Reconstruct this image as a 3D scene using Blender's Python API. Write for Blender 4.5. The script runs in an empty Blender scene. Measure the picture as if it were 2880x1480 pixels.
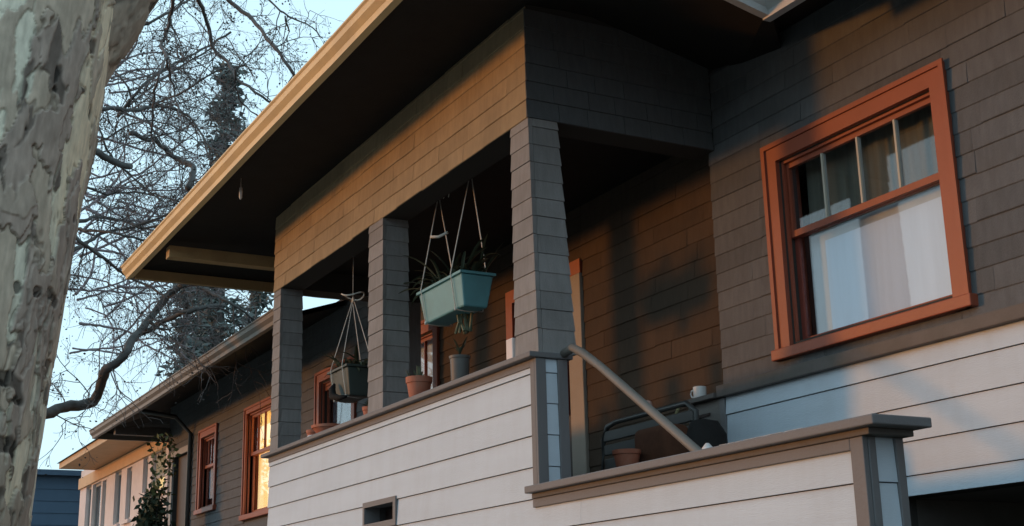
import bpy, math, random
import numpy as np
from mathutils import Vector, Matrix

scene = bpy.context.scene
COL = scene.collection
rnd = random.Random(7)

# ------------------------------------------------------------------ camera
RC = [[0.47496955, 0.87970621, -0.02282348], [-0.24362251, 0.10652578, -0.96400225], [-0.84560747, 0.46343203, 0.26491273]]
FPX = 3749.31                     # focal length in pixels of the 2880 wide photograph
cam = bpy.data.cameras.new("camera")
cam.sensor_width = 36.0
cam.lens = FPX / 2880 * 36.0
cam.clip_start = 0.05
cam.clip_end = 3000
camo = bpy.data.objects.new("camera", cam)
COL.objects.link(camo)
camo.matrix_world = Matrix(((RC[0][0], -RC[1][0], -RC[2][0], 0), (RC[0][1], -RC[1][1], -RC[2][1], 0),
                            (RC[0][2], -RC[1][2], -RC[2][2], 0), (0, 0, 0, 1)))
scene.camera = camo

# ------------------------------------------------------------------ sky and sun (dusk)
SUN_EL, SUN_AZ = math.radians(3.2), math.radians(216.0)
world = bpy.data.worlds.new("World")
scene.world = world
world.use_nodes = True
nt = world.node_tree
nt.nodes.clear()
sky = nt.nodes.new("ShaderNodeTexSky")
sky.sky_type = 'NISHITA'
sky.sun_disc = False
sky.sun_elevation = SUN_EL
sky.sun_rotation = SUN_AZ
sky.air_density = 1.0
sky.dust_density = 1.0
sky.ozone_density = 1.0
bg = nt.nodes.new("ShaderNodeBackground")
bg.inputs[1].default_value = 0.05
veil = nt.nodes.new("ShaderNodeBackground")          # thin even evening overcast over the whole sky
veil.inputs[0].default_value = (0.60, 0.86, 1.0, 1)
veil.inputs[1].default_value = 1.12
addsh = nt.nodes.new("ShaderNodeAddShader")
wout = nt.nodes.new("ShaderNodeOutputWorld")
nt.links.new(sky.outputs[0], bg.inputs[0])
nt.links.new(bg.outputs[0], addsh.inputs[0])
nt.links.new(veil.outputs[0], addsh.inputs[1])
nt.links.new(addsh.outputs[0], wout.inputs[0])

sun = bpy.data.lights.new("sun", 'SUN')
sun.energy = 1.35
sun.color = (1.0, 0.37, 0.045)
sun.angle = math.radians(5)
suno = bpy.data.objects.new("sun", sun)
COL.objects.link(suno)
sd = Vector((math.sin(SUN_AZ) * math.cos(SUN_EL), math.cos(SUN_AZ) * math.cos(SUN_EL), math.sin(SUN_EL)))
suno.rotation_euler = sd.to_track_quat('Z', 'Y').to_euler()
suno.location = sd * 60

scene.view_settings.view_transform = 'Standard'
scene.view_settings.look = 'None'
scene.view_settings.exposure = 0.0
scene.view_settings.gamma = 1.0
scene.view_settings.use_curve_mapping = False
scene.render.engine = 'CYCLES'
scene.cycles.max_bounces = 8
scene.cycles.transparent_max_bounces = 12


# ------------------------------------------------------------------ materials
def mat(name, col, rough=0.75, var=0.10, scale=6.0, stretch=(1, 1, 1), bump=0.15, objvar=0.0, spec=0.3,
        dirt=None, dirt_amt=0.0, dirt_scale=1.3, fine=60.0, dst=(1, 1, 1)):
    m = bpy.data.materials.new(name)
    m.use_nodes = True
    t = m.node_tree
    N, L = t.nodes, t.links
    b = N["Principled BSDF"]
    b.inputs["Roughness"].default_value = rough
    b.inputs["Specular IOR Level"].default_value = spec
    geo = N.new("ShaderNodeNewGeometry")
    mp = N.new("ShaderNodeMapping")
    mp.inputs["Scale"].default_value = stretch
    L.new(geo.outputs["Position"], mp.inputs[0])
    n1 = N.new("ShaderNodeTexNoise")
    n1.inputs["Scale"].default_value = scale
    n1.inputs["Detail"].default_value = 5
    n1.inputs["Roughness"].default_value = 0.6
    L.new(mp.outputs[0], n1.inputs[0])
    mr = N.new("ShaderNodeMapRange")
    mr.inputs[1].default_value = 0.25
    mr.inputs[2].default_value = 0.75
    mr.inputs[3].default_value = 1 - var
    mr.inputs[4].default_value = 1 + var
    L.new(n1.outputs[0], mr.inputs[0])
    val = mr.outputs[0]
    if objvar:
        oi = N.new("ShaderNodeObjectInfo")
        m2 = N.new("ShaderNodeMapRange")
        m2.inputs[3].default_value = 1 - objvar
        m2.inputs[4].default_value = 1 + objvar
        L.new(oi.outputs["Random"], m2.inputs[0])
        mm = N.new("ShaderNodeMath")
        mm.operation = 'MULTIPLY'
        L.new(val, mm.inputs[0])
        L.new(m2.outputs[0], mm.inputs[1])
        val = mm.outputs[0]
    vm = N.new("ShaderNodeVectorMath")
    vm.operation = 'SCALE'
    vm.inputs[0].default_value = col
    L.new(val, vm.inputs["Scale"])
    colout = vm.outputs[0]
    if dirt:
        n3 = N.new("ShaderNodeTexNoise")
        n3.inputs["Scale"].default_value = dirt_scale
        n3.inputs["Detail"].default_value = 7
        n3.inputs["Roughness"].default_value = 0.65
        mp3 = N.new("ShaderNodeMapping")
        mp3.inputs["Scale"].default_value = dst
        L.new(geo.outputs["Position"], mp3.inputs[0])
        L.new(mp3.outputs[0], n3.inputs[0])
        r3 = N.new("ShaderNodeMapRange")
        r3.inputs[1].default_value = 0.45
        r3.inputs[2].default_value = 0.75
        r3.inputs[4].default_value = dirt_amt
        L.new(n3.outputs[0], r3.inputs[0])
        mx = N.new("ShaderNodeMix")
        mx.data_type = 'RGBA'
        L.new(r3.outputs[0], mx.inputs[0])
        L.new(colout, mx.inputs[6])
        mx.inputs[7].default_value = (*dirt, 1)
        colout = mx.outputs[2]
    L.new(colout, b.inputs["Base Color"])
    if bump:
        n2 = N.new("ShaderNodeTexNoise")
        n2.inputs["Scale"].default_value = fine
        n2.inputs["Detail"].default_value = 4
        L.new(mp.outputs[0], n2.inputs[0])
        bp = N.new("ShaderNodeBump")
        bp.inputs["Strength"].default_value = bump
        bp.inputs["Distance"].default_value = 0.01
        L.new(n2.outputs[0], bp.inputs["Height"])
        L.new(bp.outputs[0], b.inputs["Normal"])
    return m


def glass_mat(name, tint=(0.9, 0.95, 1.0), gloss=(1, 1, 1)):
    m = bpy.data.materials.new(name)
    m.use_nodes = True
    t = m.node_tree
    N, L = t.nodes, t.links
    N.clear()
    o = N.new("ShaderNodeOutputMaterial")
    tr = N.new("ShaderNodeBsdfTransparent")
    tr.inputs[0].default_value = (*tint, 1)
    gl = N.new("ShaderNodeBsdfGlossy")
    gl.inputs["Roughness"].default_value = 0.03
    gl.inputs["Color"].default_value = (*gloss, 1)
    fr = N.new("ShaderNodeFresnel")
    ge = N.new("ShaderNodeNewGeometry")
    io = N.new("ShaderNodeMapRange")          # 1.5 from outside, 1/1.5 from inside: a thin sheet, the same from both sides
    io.inputs[3].default_value = 1.5
    io.inputs[4].default_value = 1 / 1.5
    L.new(ge.outputs["Backfacing"], io.inputs[0])
    L.new(io.outputs[0], fr.inputs[0])
    mx = N.new("ShaderNodeMixShader")
    L.new(fr.outputs[0], mx.inputs[0])
    L.new(tr.outputs[0], mx.inputs[1])
    L.new(gl.outputs[0], mx.inputs[2])
    L.new(mx.outputs[0], o.inputs[0])
    return m


def lit_mat(name, c1, c2, strength, scale=9.0):
    """a lamp-lit curtain: woven folds that glow"""
    m = bpy.data.materials.new(name)
    m.use_nodes = True
    t = m.node_tree
    N, L = t.nodes, t.links
    b = N["Principled BSDF"]
    geo = N.new("ShaderNodeNewGeometry")
    mp = N.new("ShaderNodeMapping")
    mp.inputs["Scale"].default_value = (1, 1, 0.12)
    L.new(geo.outputs["Position"], mp.inputs[0])
    n = N.new("ShaderNodeTexNoise")
    n.inputs["Scale"].default_value = scale
    n.inputs["Detail"].default_value = 3
    L.new(mp.outputs[0], n.inputs[0])
    cr = N.new("ShaderNodeValToRGB")
    cr.color_ramp.elements[0].position = 0.3
    cr.color_ramp.elements[0].color = (*c1, 1)
    cr.color_ramp.elements[1].position = 0.7
    cr.color_ramp.elements[1].color = (*c2, 1)
    L.new(n.outputs[0], cr.inputs[0])
    L.new(cr.outputs[0], b.inputs["Base Color"])
    L.new(cr.outputs[0], b.inputs["Emission Color"])
    b.inputs["Emission Strength"].default_value = strength
    return m


M = {}
M['clap'] = mat('pale_clapboard_paint', (0.53, 0.60, 0.68), 0.62, 0.05, 3.0, (0.4, 0.4, 3), 0.22, 0.035, 0.35, (0.36, 0.37, 0.39), 0.24, 1.6, 90, (2.2, 2.2, .5))
M['clap_core'] = mat('board_backing', (0.07, 0.065, 0.065), 0.9, 0.05, 5, bump=0)
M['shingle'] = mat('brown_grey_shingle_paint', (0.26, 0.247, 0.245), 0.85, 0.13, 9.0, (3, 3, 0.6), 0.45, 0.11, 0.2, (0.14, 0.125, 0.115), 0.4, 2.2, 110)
M['shingle_glow'] = mat('shingle_with_sun_glow', (0.37, 0.275, 0.17), 0.85, 0.13, 9.0, (3, 3, 0.6), 0.45, 0.08, 0.2, (0.20, 0.15, 0.10), 0.4, 2.2, 110)  # header shingles: golden glow of the low sun put into the colour
M['shingle_dark'] = mat('dark_shingle', (0.122, 0.126, 0.134), 0.85, 0.15, 9.0, (3, 3, 0.6), 0.5, 0.17, 0.2, (0.085, 0.078, 0.072), 0.4, 2.2, 110)  # darker than the pillar shingles
M['shingle_shade'] = mat('porch_shingle_with_shade', (0.078, 0.055, 0.040), 0.85, 0.13, 9.0, (3, 3, 0.6), 0.45, 0.10, 0.2, (0.05, 0.036, 0.028), 0.4, 2.2, 110)  # porch back wall: shade of the recess put into the colour
M['shingle_core'] = mat('shingle_backing', (0.05, 0.045, 0.042), 0.9, 0.05, 5, bump=0)
M['trim'] = mat('taupe_trim_paint', (0.162, 0.157, 0.164), 0.6, 0.10, 5.0, (1, 1, 1), 0.2, 0.05, 0.35, (0.11, 0.10, 0.095), 0.4, 2.5)
M['belt'] = mat('dark_belt_paint', (0.12, 0.105, 0.10), 0.6, 0.12, 5.0, bump=0.2, dirt=(0.05, 0.055, 0.04), dirt_amt=0.6, dirt_scale=4)
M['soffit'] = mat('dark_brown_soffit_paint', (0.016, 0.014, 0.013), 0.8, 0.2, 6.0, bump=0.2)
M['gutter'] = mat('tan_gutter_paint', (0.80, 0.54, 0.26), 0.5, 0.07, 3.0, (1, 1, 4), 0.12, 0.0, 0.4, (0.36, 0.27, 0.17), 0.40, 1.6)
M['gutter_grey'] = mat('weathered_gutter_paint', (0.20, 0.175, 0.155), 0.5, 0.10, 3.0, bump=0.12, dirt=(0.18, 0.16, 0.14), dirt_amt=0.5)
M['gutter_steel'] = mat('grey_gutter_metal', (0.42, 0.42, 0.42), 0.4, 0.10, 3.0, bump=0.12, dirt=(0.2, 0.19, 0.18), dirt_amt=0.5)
M['roofing'] = mat('asphalt_roofing', (0.06, 0.06, 0.065), 0.95, 0.3, 14.0, bump=0.5)
M['tan_beam'] = mat('tan_beam_paint', (0.50, 0.34, 0.17), 0.65, 0.12, 4.0, bump=0.2, dirt=(0.22, 0.16, 0.10), dirt_amt=0.5)
M['orange'] = mat('rust_orange_paint', (0.29, 0.068, 0.036), 0.45, 0.10, 4.0, (1, 1, 0.6), 0.15, 0.06, 0.4, (0.24, 0.07, 0.045), 0.5, 2.4)
M['red_dark'] = mat('dark_red_sash_paint', (0.23, 0.055, 0.04), 0.45, 0.12, 5.0, bump=0.15)
M['muntin'] = mat('pale_muntin_paint', (0.45, 0.42, 0.36), 0.5, 0.1, 5.0, bump=0.1)
M['glass'] = glass_mat('window_glass')
M['room'] = mat('dark_room', (0.055, 0.05, 0.045), 0.9, 0.2, 3.0, bump=0)
M['white_curtain'] = mat('white_curtain_cloth', (0.80, 0.79, 0.80), 0.9, 0.06, 5.0, (3, 3, 0.2), 0.1)
M['cream_shade'] = mat('cream_shade_cloth', (0.66, 0.63, 0.58), 0.9, 0.06, 4.0, (2, 2, 0.2), 0.1)
M['olive_curtain'] = mat('olive_curtain_cloth', (0.17, 0.145, 0.10), 0.9, 0.25, 7.0, (3, 3, 0.15), 0.1)
M['lit'] = lit_mat('lamplit_curtain', (0.95, 0.36, 0.03), (1.0, 0.74, 0.25), 1.4)
M['lit_low'] = lit_mat('lamplit_lower_curtain', (1.0, 0.50, 0.13), (1.0, 0.78, 0.42), 1.35, 5.0)
M['lit_far'] = lit_mat('lamplit_far_curtain', (0.95, 0.50, 0.12), (1.0, 0.80, 0.40), 1.3, 6.0)
M['floor'] = mat('porch_floor_paint', (0.12, 0.11, 0.105), 0.6, 0.2, 6.0, bump=0.2)
M['cream'] = mat('cream_door_paint', (0.34, 0.29, 0.245), 0.6, 0.08, 4.0, bump=0.15)
M['door'] = mat('dark_door_paint', (0.035, 0.02, 0.018), 0.5, 0.2, 6.0, bump=0.1)
M['rail'] = mat('grey_rail_paint', (0.17, 0.155, 0.14), 0.5, 0.12, 6.0, bump=0.15)
M['teal'] = mat('teal_planter_plastic', (0.125, 0.325, 0.365), 0.5, 0.08, 5.0, bump=0.08, spec=0.4, dirt=(0.10, 0.20, 0.21), dirt_amt=0.5, dirt_scale=3)
M['dgreen'] = mat('grey_green_planter_plastic', (0.06, 0.078, 0.072), 0.5, 0.1, 5.0, bump=0.08)
M['rope'] = mat('white_cord', (0.62, 0.60, 0.56), 0.8, 0.12, 40.0, bump=0.2)
M['soil'] = mat('potting_soil', (0.03, 0.022, 0.016), 0.95, 0.3, 40.0, bump=0.6)
M['leaf_dark'] = mat('dark_strap_leaf', (0.05, 0.062, 0.04), 0.5, 0.3, 14.0, bump=0.1)
M['leaf_grey'] = mat('grey_green_leaf', (0.13, 0.15, 0.10), 0.6, 0.25, 14.0, bump=0.1)
M['terra'] = mat('terracotta_clay', (0.42, 0.14, 0.085), 0.8, 0.10, 9.0, bump=0.25, dirt=(0.40, 0.27, 0.21), dirt_amt=0.5, dirt_scale=6)
M['grey_pot'] = mat('grey_glazed_pot', (0.13, 0.125, 0.12), 0.5, 0.12, 8.0, bump=0.1)
M['china'] = mat('white_glazed_china', (0.74, 0.72, 0.72), 0.3, 0.04, 8.0, bump=0.0, spec=0.5)
M['pinkish'] = mat('pink_shell', (0.55, 0.36, 0.32), 0.6, 0.2, 25.0, bump=0.2)
M['metal_dark'] = mat('dark_metal', (0.05, 0.05, 0.05), 0.35, 0.15, 9.0, bump=0.05, spec=0.6)
M['black'] = mat('black_cloth', (0.012, 0.011, 0.011), 0.9, 0.2, 12.0, bump=0.2)
M['brown'] = mat('russet_cushion_cloth', (0.10, 0.040, 0.022), 0.9, 0.18, 12.0, bump=0.2)
M['stick'] = mat('yellowed_wood', (0.24, 0.21, 0.11), 0.7, 0.15, 15.0, bump=0.2)
M['pier'] = mat('pier_panel_paint', (0.17, 0.155, 0.145), 0.7, 0.1, 6.0, bump=0.2)
M['stucco'] = mat('pinkish_stucco', (0.74, 0.63, 0.60), 0.9, 0.07, 4.0, bump=0.4, dirt=(0.50, 0.44, 0.42), dirt_amt=0.4)
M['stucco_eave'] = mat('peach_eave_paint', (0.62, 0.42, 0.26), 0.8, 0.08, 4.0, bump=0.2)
M['clap_house'] = mat('dull_brown_siding', (0.16, 0.14, 0.12), 0.85, 0.1, 2.0, bump=0.1)
M['grey_frame'] = mat('grey_window_paint', (0.36, 0.34, 0.33), 0.7, 0.08, 5.0, bump=0.1)
M['grey_curtain'] = mat('grey_curtain_cloth', (0.15, 0.14, 0.14), 0.9, 0.15, 5.0, (3, 3, 0.3), 0.1)
M['blue_house'] = mat('slate_blue_paint', (0.065, 0.105, 0.16), 0.8, 0.08, 1.5, bump=0.15)
M['asphalt'] = mat('asphalt', (0.05, 0.05, 0.052), 0.9, 0.2, 20.0, bump=0.4)
M['concrete'] = mat('concrete', (0.30, 0.29, 0.27), 0.9, 0.12, 4.0, bump=0.3)
M['earth'] = mat('dry_grass_earth', (0.10, 0.08, 0.05), 0.95, 0.3, 4.0, bump=0.5)
M['branch'] = mat('grey_branch_bark', (0.088, 0.082, 0.079), 0.85, 0.35, 7.0, (1, 1, 1), 0.4, fine=30)
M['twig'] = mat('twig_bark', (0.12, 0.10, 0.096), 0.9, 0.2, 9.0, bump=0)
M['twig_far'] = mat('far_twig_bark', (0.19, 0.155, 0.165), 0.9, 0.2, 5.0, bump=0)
M['seed'] = mat('dry_leaf', (0.06, 0.05, 0.045), 0.9, 0.2, 9.0, bump=0)
M['needle'] = mat('cedar_needles', (0.14, 0.165, 0.16), 0.85, 0.35, 1.2, bump=0)
M['shrub'] = mat('shrub_leaf', (0.035, 0.052, 0.032), 0.7, 0.35, 5.0, bump=0)
M['shrub_lit'] = mat('lit_shrub_leaf', (0.075, 0.085, 0.03), 0.7, 0.3, 5.0, bump=0)  # lit copy of the shrub leaf, light on the top put into the colour


# ------------------------------------------------------------------ object helpers
def tag(o, label=None, cat=None, group=None, kind=None):
    if label: o["label"] = label
    if cat: o["category"] = cat
    if group: o["group"] = group
    if kind: o["kind"] = kind
    return o


def empty(name, loc=(0, 0, 0), label=None, cat=None, group=None):
    o = bpy.data.objects.new(name, None)
    o.empty_display_size = 0.2
    o.location = loc
    COL.objects.link(o)
    return tag(o, label, cat, group)


def link(name, me, parent=None):
    o = bpy.data.objects.new(name, me)
    COL.objects.link(o)
    if parent is not None:
        o.parent = parent
        p = parent
        off = Vector((0, 0, 0))
        while p is not None:
            off += p.location
            p = p.parent
        o.location = -off
    return o


class MB:
    def __init__(s):
        s.v, s.f = [], []

    def add(s, vs, fs):
        n = len(s.v)
        s.v += [tuple(p) for p in vs]
        s.f += [tuple(i + n for i in f) for f in fs]

    def hexa(s, p):
        s.add(p, [(0, 3, 2, 1), (4, 5, 6, 7), (0, 1, 5, 4), (1, 2, 6, 5), (2, 3, 7, 6), (3, 0, 4, 7)])

    def box(s, x0, x1, y0, y1, z0, z1):
        s.hexa([(x0, y0, z0), (x1, y0, z0), (x1, y1, z0), (x0, y1, z0), (x0, y0, z1), (x1, y0, z1), (x1, y1, z1), (x0, y1, z1)])

    def front(s, x0, x1, z0, z1, y, t0, t1):        # wedge board on a wall whose face looks along -Y
        s.hexa([(x0, y - t0, z0), (x1, y - t0, z0), (x1, y, z0), (x0, y, z0), (x0, y - t1, z1), (x1, y - t1, z1), (x1, y, z1), (x0, y, z1)])

    def right(s, y0, y1, z0, z1, x, t0, t1):        # wedge board on a wall whose face looks along +X
        s.hexa([(x, y0, z0), (x + t0, y0, z0), (x + t0, y1, z0), (x, y1, z0), (x, y0, z1), (x + t1, y0, z1), (x + t1, y1, z1), (x, y1, z1)])

    def tube(s, pts, rad, n=6, cap=True):
        pts = [Vector(p) for p in pts]
        if not hasattr(rad, '__len__'):
            rad = [rad] * len(pts)
        base = len(s.v)
        ref = Vector((0.13, 0.31, 0.94))
        for i, p in enumerate(pts):
            a = pts[max(0, i - 1)]
            b = pts[min(len(pts) - 1, i + 1)]
            d = (b - a)
            if d.length < 1e-9: d = Vector((0, 0, 1))
            d.normalize()
            u = d.cross(ref)
            if u.length < 0.05: u = d.cross(Vector((1, 0, 0)))
            u.normalize()
            w = d.cross(u)
            for k in range(n):
                a2 = 2 * math.pi * k / n
                s.v.append(tuple(p + (u * math.cos(a2) + w * math.sin(a2)) * rad[i]))
        for i in range(len(pts) - 1):
            for k in range(n):
                k2 = (k + 1) % n
                s.f.append((base + i * n + k, base + i * n + k2, base + (i + 1) * n + k2, base + (i + 1) * n + k))
        if cap:
            s.f.append(tuple(base + k for k in range(n))[::-1])
            e = base + (len(pts) - 1) * n
            s.f.append(tuple(e + k for k in range(n)))

    def lathe(s, c, prof, n=24):
        base = len(s.v)
        for r, z in prof:
            for k in range(n):
                a = 2 * math.pi * k / n
                s.v.append((c[0] + r * math.cos(a), c[1] + r * math.sin(a), c[2] + z))
        for i in range(len(prof) - 1):
            for k in range(n):
                k2 = (k + 1) % n
                s.f.append((base + i * n + k, base + i * n + k2, base + (i + 1) * n + k2, base + (i + 1) * n + k))
        s.f.append(tuple(base + k for k in range(n))[::-1])
        e = base + (len(prof) - 1) * n
        s.f.append(tuple(e + k for k in range(n)))

    def strap(s, p0, d, length, width, droop, n=7, fold=0.3):
        p = Vector(p0)
        d = Vector(d).normalized()
        side = d.cross(Vector((0, 0, 1)))
        if side.length < 0.05: side = Vector((1, 0, 0))
        side.normalize()
        base = len(s.v)
        for i in range(n + 1):
            t = i / n
            w = width * (0.55 + 0.9 * t) * (1 - t) ** 0.55 + 0.0015
            up = side.cross(d).normalized()
            s.v += [tuple(p - side * w + up * w * fold), tuple(p), tuple(p + side * w + up * w * fold)]
            p = p + d * (length / n)
            d = (d + Vector((0, 0, -droop / n))).normalized()
        for i in range(n):
            a = base + i * 3
            s.f += [(a, a + 1, a + 4, a + 3), (a + 1, a + 2, a + 5, a + 4)]

    def build(s, name, m, parent=None, smooth=False, kind=None, label=None):
        me = bpy.data.meshes.new(name)
        me.from_pydata(s.v, [], s.f)
        me.materials.append(M[m] if isinstance(m, str) else m)
        if smooth:
            me.polygons.foreach_set("use_smooth", [True] * len(me.polygons))
        me.update()
        o = link(name, me, parent)
        if kind: o["kind"] = kind
        if label: o["label"] = label
        return o


def boxpart(name, m, parent, x0, x1, y0, y1, z0, z1, bevel=0.0, label=None):
    b = MB()
    b.box(x0, x1, y0, y1, z0, z1)
    o = b.build(name, m, parent, label=label)
    if bevel:
        md = o.modifiers.new("bevel", 'BEVEL')
        md.width = bevel
        md.segments = 2
    return o


def holed(x0, x1, z0, z1, y0, y1, holes):
    """wall with rectangular holes, as boxes that butt"""
    b = MB()
    xs = sorted({x0, x1, *[h[0] for h in holes], *[h[1] for h in holes]})
    for i in range(len(xs) - 1):
        a, c = xs[i], xs[i + 1]
        mid = (a + c) / 2
        hz = sorted([(h[2], h[3]) for h in holes if h[0] < mid < h[1]])
        z = z0
        for lo, hi in hz:
            if lo > z: b.box(a, c, y0, y1, z, lo)
            z = max(z, hi)
        if z < z1: b.box(a, c, y0, y1, z, z1)
    return b


# shared unit shingle: 1 x 1, butt thick at the foot, chamfered foot edge
def unit_wedge(name, t0, t1, m):
    me = bpy.data.meshes.new(name)
    c = 0.035
    v = [(0, -t0 + 0.003, 0), (1, -t0 + 0.003, 0), (1, 0, 0), (0, 0, 0), (0, -t0, c), (1, -t0, c), (0, -t1, 1), (1, -t1, 1), (1, 0, 1), (0, 0, 1)]
    f = [(0, 3, 2, 1), (0, 1, 5, 4), (4, 5, 7, 6), (6, 7, 8, 9), (0, 4, 6, 9, 3), (1, 2, 8, 7, 5), (3, 9, 8, 2)]
    me.from_pydata(v, [], f)
    me.materials.append(M[m])
    me.update()
    return me


SHINGLE = {m: [unit_wedge("shingle", 0.011 + 0.002 * k, 0.004, m) for k in range(3)] for m in ('shingle_glow', 'shingle_dark', 'shingle_shade')}


def shingle_rows(parent, x0, x1, z0, z1, y, step, wmin, wmax, holes=(), stuff=False, seed=1, gap=0.0016, name="shingle", m="shingle_dark"):
    r = random.Random(seed)
    cnt = 0
    sm = MB()
    z = z0
    while z < z1 - 0.02:
        x = x0 - r.random() * wmin * 0.6
        while x < x1 - 0.01:
            w = r.uniform(wmin, wmax)
            a, b = max(x, x0), min(x + w, x1)
            if x1 - b < 0.05: b = x1
            x = b if b == x1 else x + w
            zt = min(z + step + 0.012, z1)
            segs = [(a, b)]
            for h in holes:
                if z + step * 0.5 > h[2] and z + step * 0.5 < h[3]:
                    ns = []
                    for (p, q) in segs:
                        if q <= h[0] or p >= h[1]: ns.append((p, q)); continue
                        if p < h[0]: ns.append((p, h[0]))
                        if q > h[1]: ns.append((h[1], q))
                    segs = ns
            for p, q in segs:
                if q - p < 0.02: continue
                dz = r.uniform(-0.004, 0.004)
                if stuff:
                    sm.front(p, q - gap, z + dz, zt, y, 0.016, 0.004)
                else:
                    o = bpy.data.objects.new(name, SHINGLE[m][r.randrange(3)])
                    COL.objects.link(o)
                    o.parent = parent
                    o.location = (p, y, z + dz)
                    o.scale = (q - p - gap, 1, zt - z)
                    o.rotation_euler = (0, r.uniform(-0.004, 0.004), r.uniform(-0.003, 0.003))
                    cnt += 1
        z += step
    if stuff:
        sm.build("shingle_courses", m, parent, kind='stuff')
    return cnt


# ------------------------------------------------------------------ ground
g = MB(); g.box(-600, 400, -400, 600, -2.0, -1.6)
tag(g.build("ground", 'earth'), kind='structure')
g = MB(); g.box(-200, 120, -3.4, 0.1, -1.6, -1.59 + 0.0); o = g.build("sidewalk", 'concrete'); o.location.z = 0.004
tag(o, kind='structure')
g = MB(); g.box(-200, 120, -16, -5.2, -1.6, -1.596); o = g.build("road", 'asphalt'); tag(o, kind='structure')
g = MB(); g.box(-200, 120, -5.2, -5.02, -1.6, -1.46); o = g.build("kerb", 'concrete'); tag(o, kind='structure')

# ------------------------------------------------------------------ the house
house = empty("shingled_house", (-9.5, 4.0, -1.6), "two-tone house with taupe shingles above pale clapboards, orange window frames and deep dark eaves", "house")

FY = 4.0            # front plane of the porch wing
XL, XR = -12.1, -7.0
MY = 5.5            # main wall plane
RY = 5.63           # recessed porch wall plane
ZC = 1.64           # top of the porch wall cap
HEAD = 3.203        # underside of the porch header


def corner(parent, x0, x1, y0, y1, z0, z1):
    return boxpart("corner_board", 'trim', parent, x0, x1, y0, y1, z0, z1, 0.004)


# --- porch wing lower wall
pw = MB()
pw.box(XL, -9.715, FY, FY + .2, -1.6, ZC - .035)
pw.box(-9.715, -9.16, FY, FY + .2, .93, ZC - .035)
pw.box(-9.715, -9.16, FY, FY + .2, -1.6, .80)
pw.box(-9.16, XR, FY, FY + .2, -1.6, ZC - .035)
porch_wall = pw.build("porch_wall", 'clap_core', house)
CL = [1.515 - 0.191 * k for k in range(17)]


def clap(parent, x0, x1, z0, z1, y, side='front', t=0.019):
    b = MB()
    if side == 'front':
        b.front(x0, x1, z0 + .004, z1 - .001, y, t, 0.008)
    else:
        b.right(x0, x1, z0 + .004, z1 - .001, y, t, 0.008)
    return b.build("clapboard", 'clap', parent)


tops = [ZC - .115] + CL[:-1]
cr = random.Random(3)
for z1, z0 in zip([ZC - .035] + CL[:-1], CL):
    if z0 < -1.6: break
    if z1 <= 0.80:      # below the stair parapet cap the boards run on as one wall
        xs = [XL, -9.6 + cr.uniform(-.8, .8), -6.6 + cr.uniform(-.8, .8), -4.30]
    else:
        xs = [XL, XR - .055]
    if z0 < .93 and z1 > .77:
        segs = [(XL, -9.73), (-9.13, XR - .055)]
    else:
        segs = [(xs[i], xs[i + 1] - .002) for i in range(len(xs) - 1)]
    for a, c in segs:
        clap(porch_wall, a, c, z0, z1, FY)
# cap and the board beneath it
boxpart("wall_cap", 'trim', porch_wall, XL - .08, XR + .035, FY - .075, FY + .235, ZC - .035, ZC, .006)
boxpart("apron_board", 'trim', porch_wall, XL, XR - .055, FY - .024, FY + .0, ZC - .085, ZC - .037, .004)
corner(porch_wall, XR - .055, XR, FY - .026, FY + .0, .79, ZC - .037)
# end face of the porch wall
corner(porch_wall, XR, XR + .022, FY - .026, FY + .045, .79, ZC - .037)
corner(porch_wall, XR, XR + .022, FY + .13, FY + .2, .79, ZC - .037)
for z1, z0 in zip([ZC - .037] + CL[:-1], CL):
    if z1 < .8: break
    clap(porch_wall, FY + .046, FY + .129, max(z0, .79), z1, XR, 'right', .014)

# --- crawl vent
v = MB()
v.box(-9.745, -9.713, FY - .03, FY + .1, .755, .968)
v.box(-9.162, -9.115, FY - .03, FY + .1, .755, .968)
v.box(-9.713, -9.162, FY - .03, FY + .1, .928, .968)
v.box(-9.713, -9.162, FY - .03, FY + .1, .755, .802)
vent = v.build("crawl_vent", 'trim', house)
boxpart("vent_hollow", 'door', vent, -9.713, -9.162, FY + .15, FY + .19, .803, .927)

# --- stair parapet (lower wall running on to the right)
PX1 = -4.22
sp = MB(); sp.box(XR, PX1 - .02, FY, FY + .2, -1.6, .735)
stair_parapet = sp.build("stair_parapet", 'clap_core', house)
boxpart("wall_cap", 'trim', stair_parapet, XR - .06, PX1 + .13, FY - .085, FY + .25, .782, .825, .006)
boxpart("cap_mould", 'belt', stair_parapet, XR - .05, PX1 + .055, FY - .04, FY + .215, .752, .782, .004)
boxpart("apron_board", 'trim', stair_parapet, XR - .06, PX1 - .08, FY - .028, FY, .700, .752, .004)
corner(stair_parapet, PX1 - .08, PX1, FY - .028, FY + .0, -1.6, .752)
corner(stair_parapet, PX1 - .02, PX1 + .004, FY + .001, FY + .042, -1.6, .752)
corner(stair_parapet, PX1 - .02, PX1 + .004, FY + .155, FY + .2, -1.6, .752)
ch = MB()
rc = random.Random(15)
for k in range(40):
    x = rc.uniform(-5.14, -4.57)
    y = FY - .0845 + abs(rc.gauss(0, .006))
    a_, b_ = rc.uniform(.01, .06), rc.uniform(.003, .007)
    ch.box(x, x + a_, y, y + b_, .8251, .8262)
ch.build("glint_flakes", 'china', stair_parapet, kind='stuff')  # white slivers standing in for glints along the cap's front edge
for z1, z0 in zip([.752] + CL[5:-1], CL[5:]):
    if z1 - z0 < .03: continue
    clap(stair_parapet, FY + .043, FY + .154, max(z0, -1.6), z1, PX1 - .02, 'right', .016)

# --- pillars: every course a shingle on each face, flared at the foot
STEP = .1225


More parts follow.
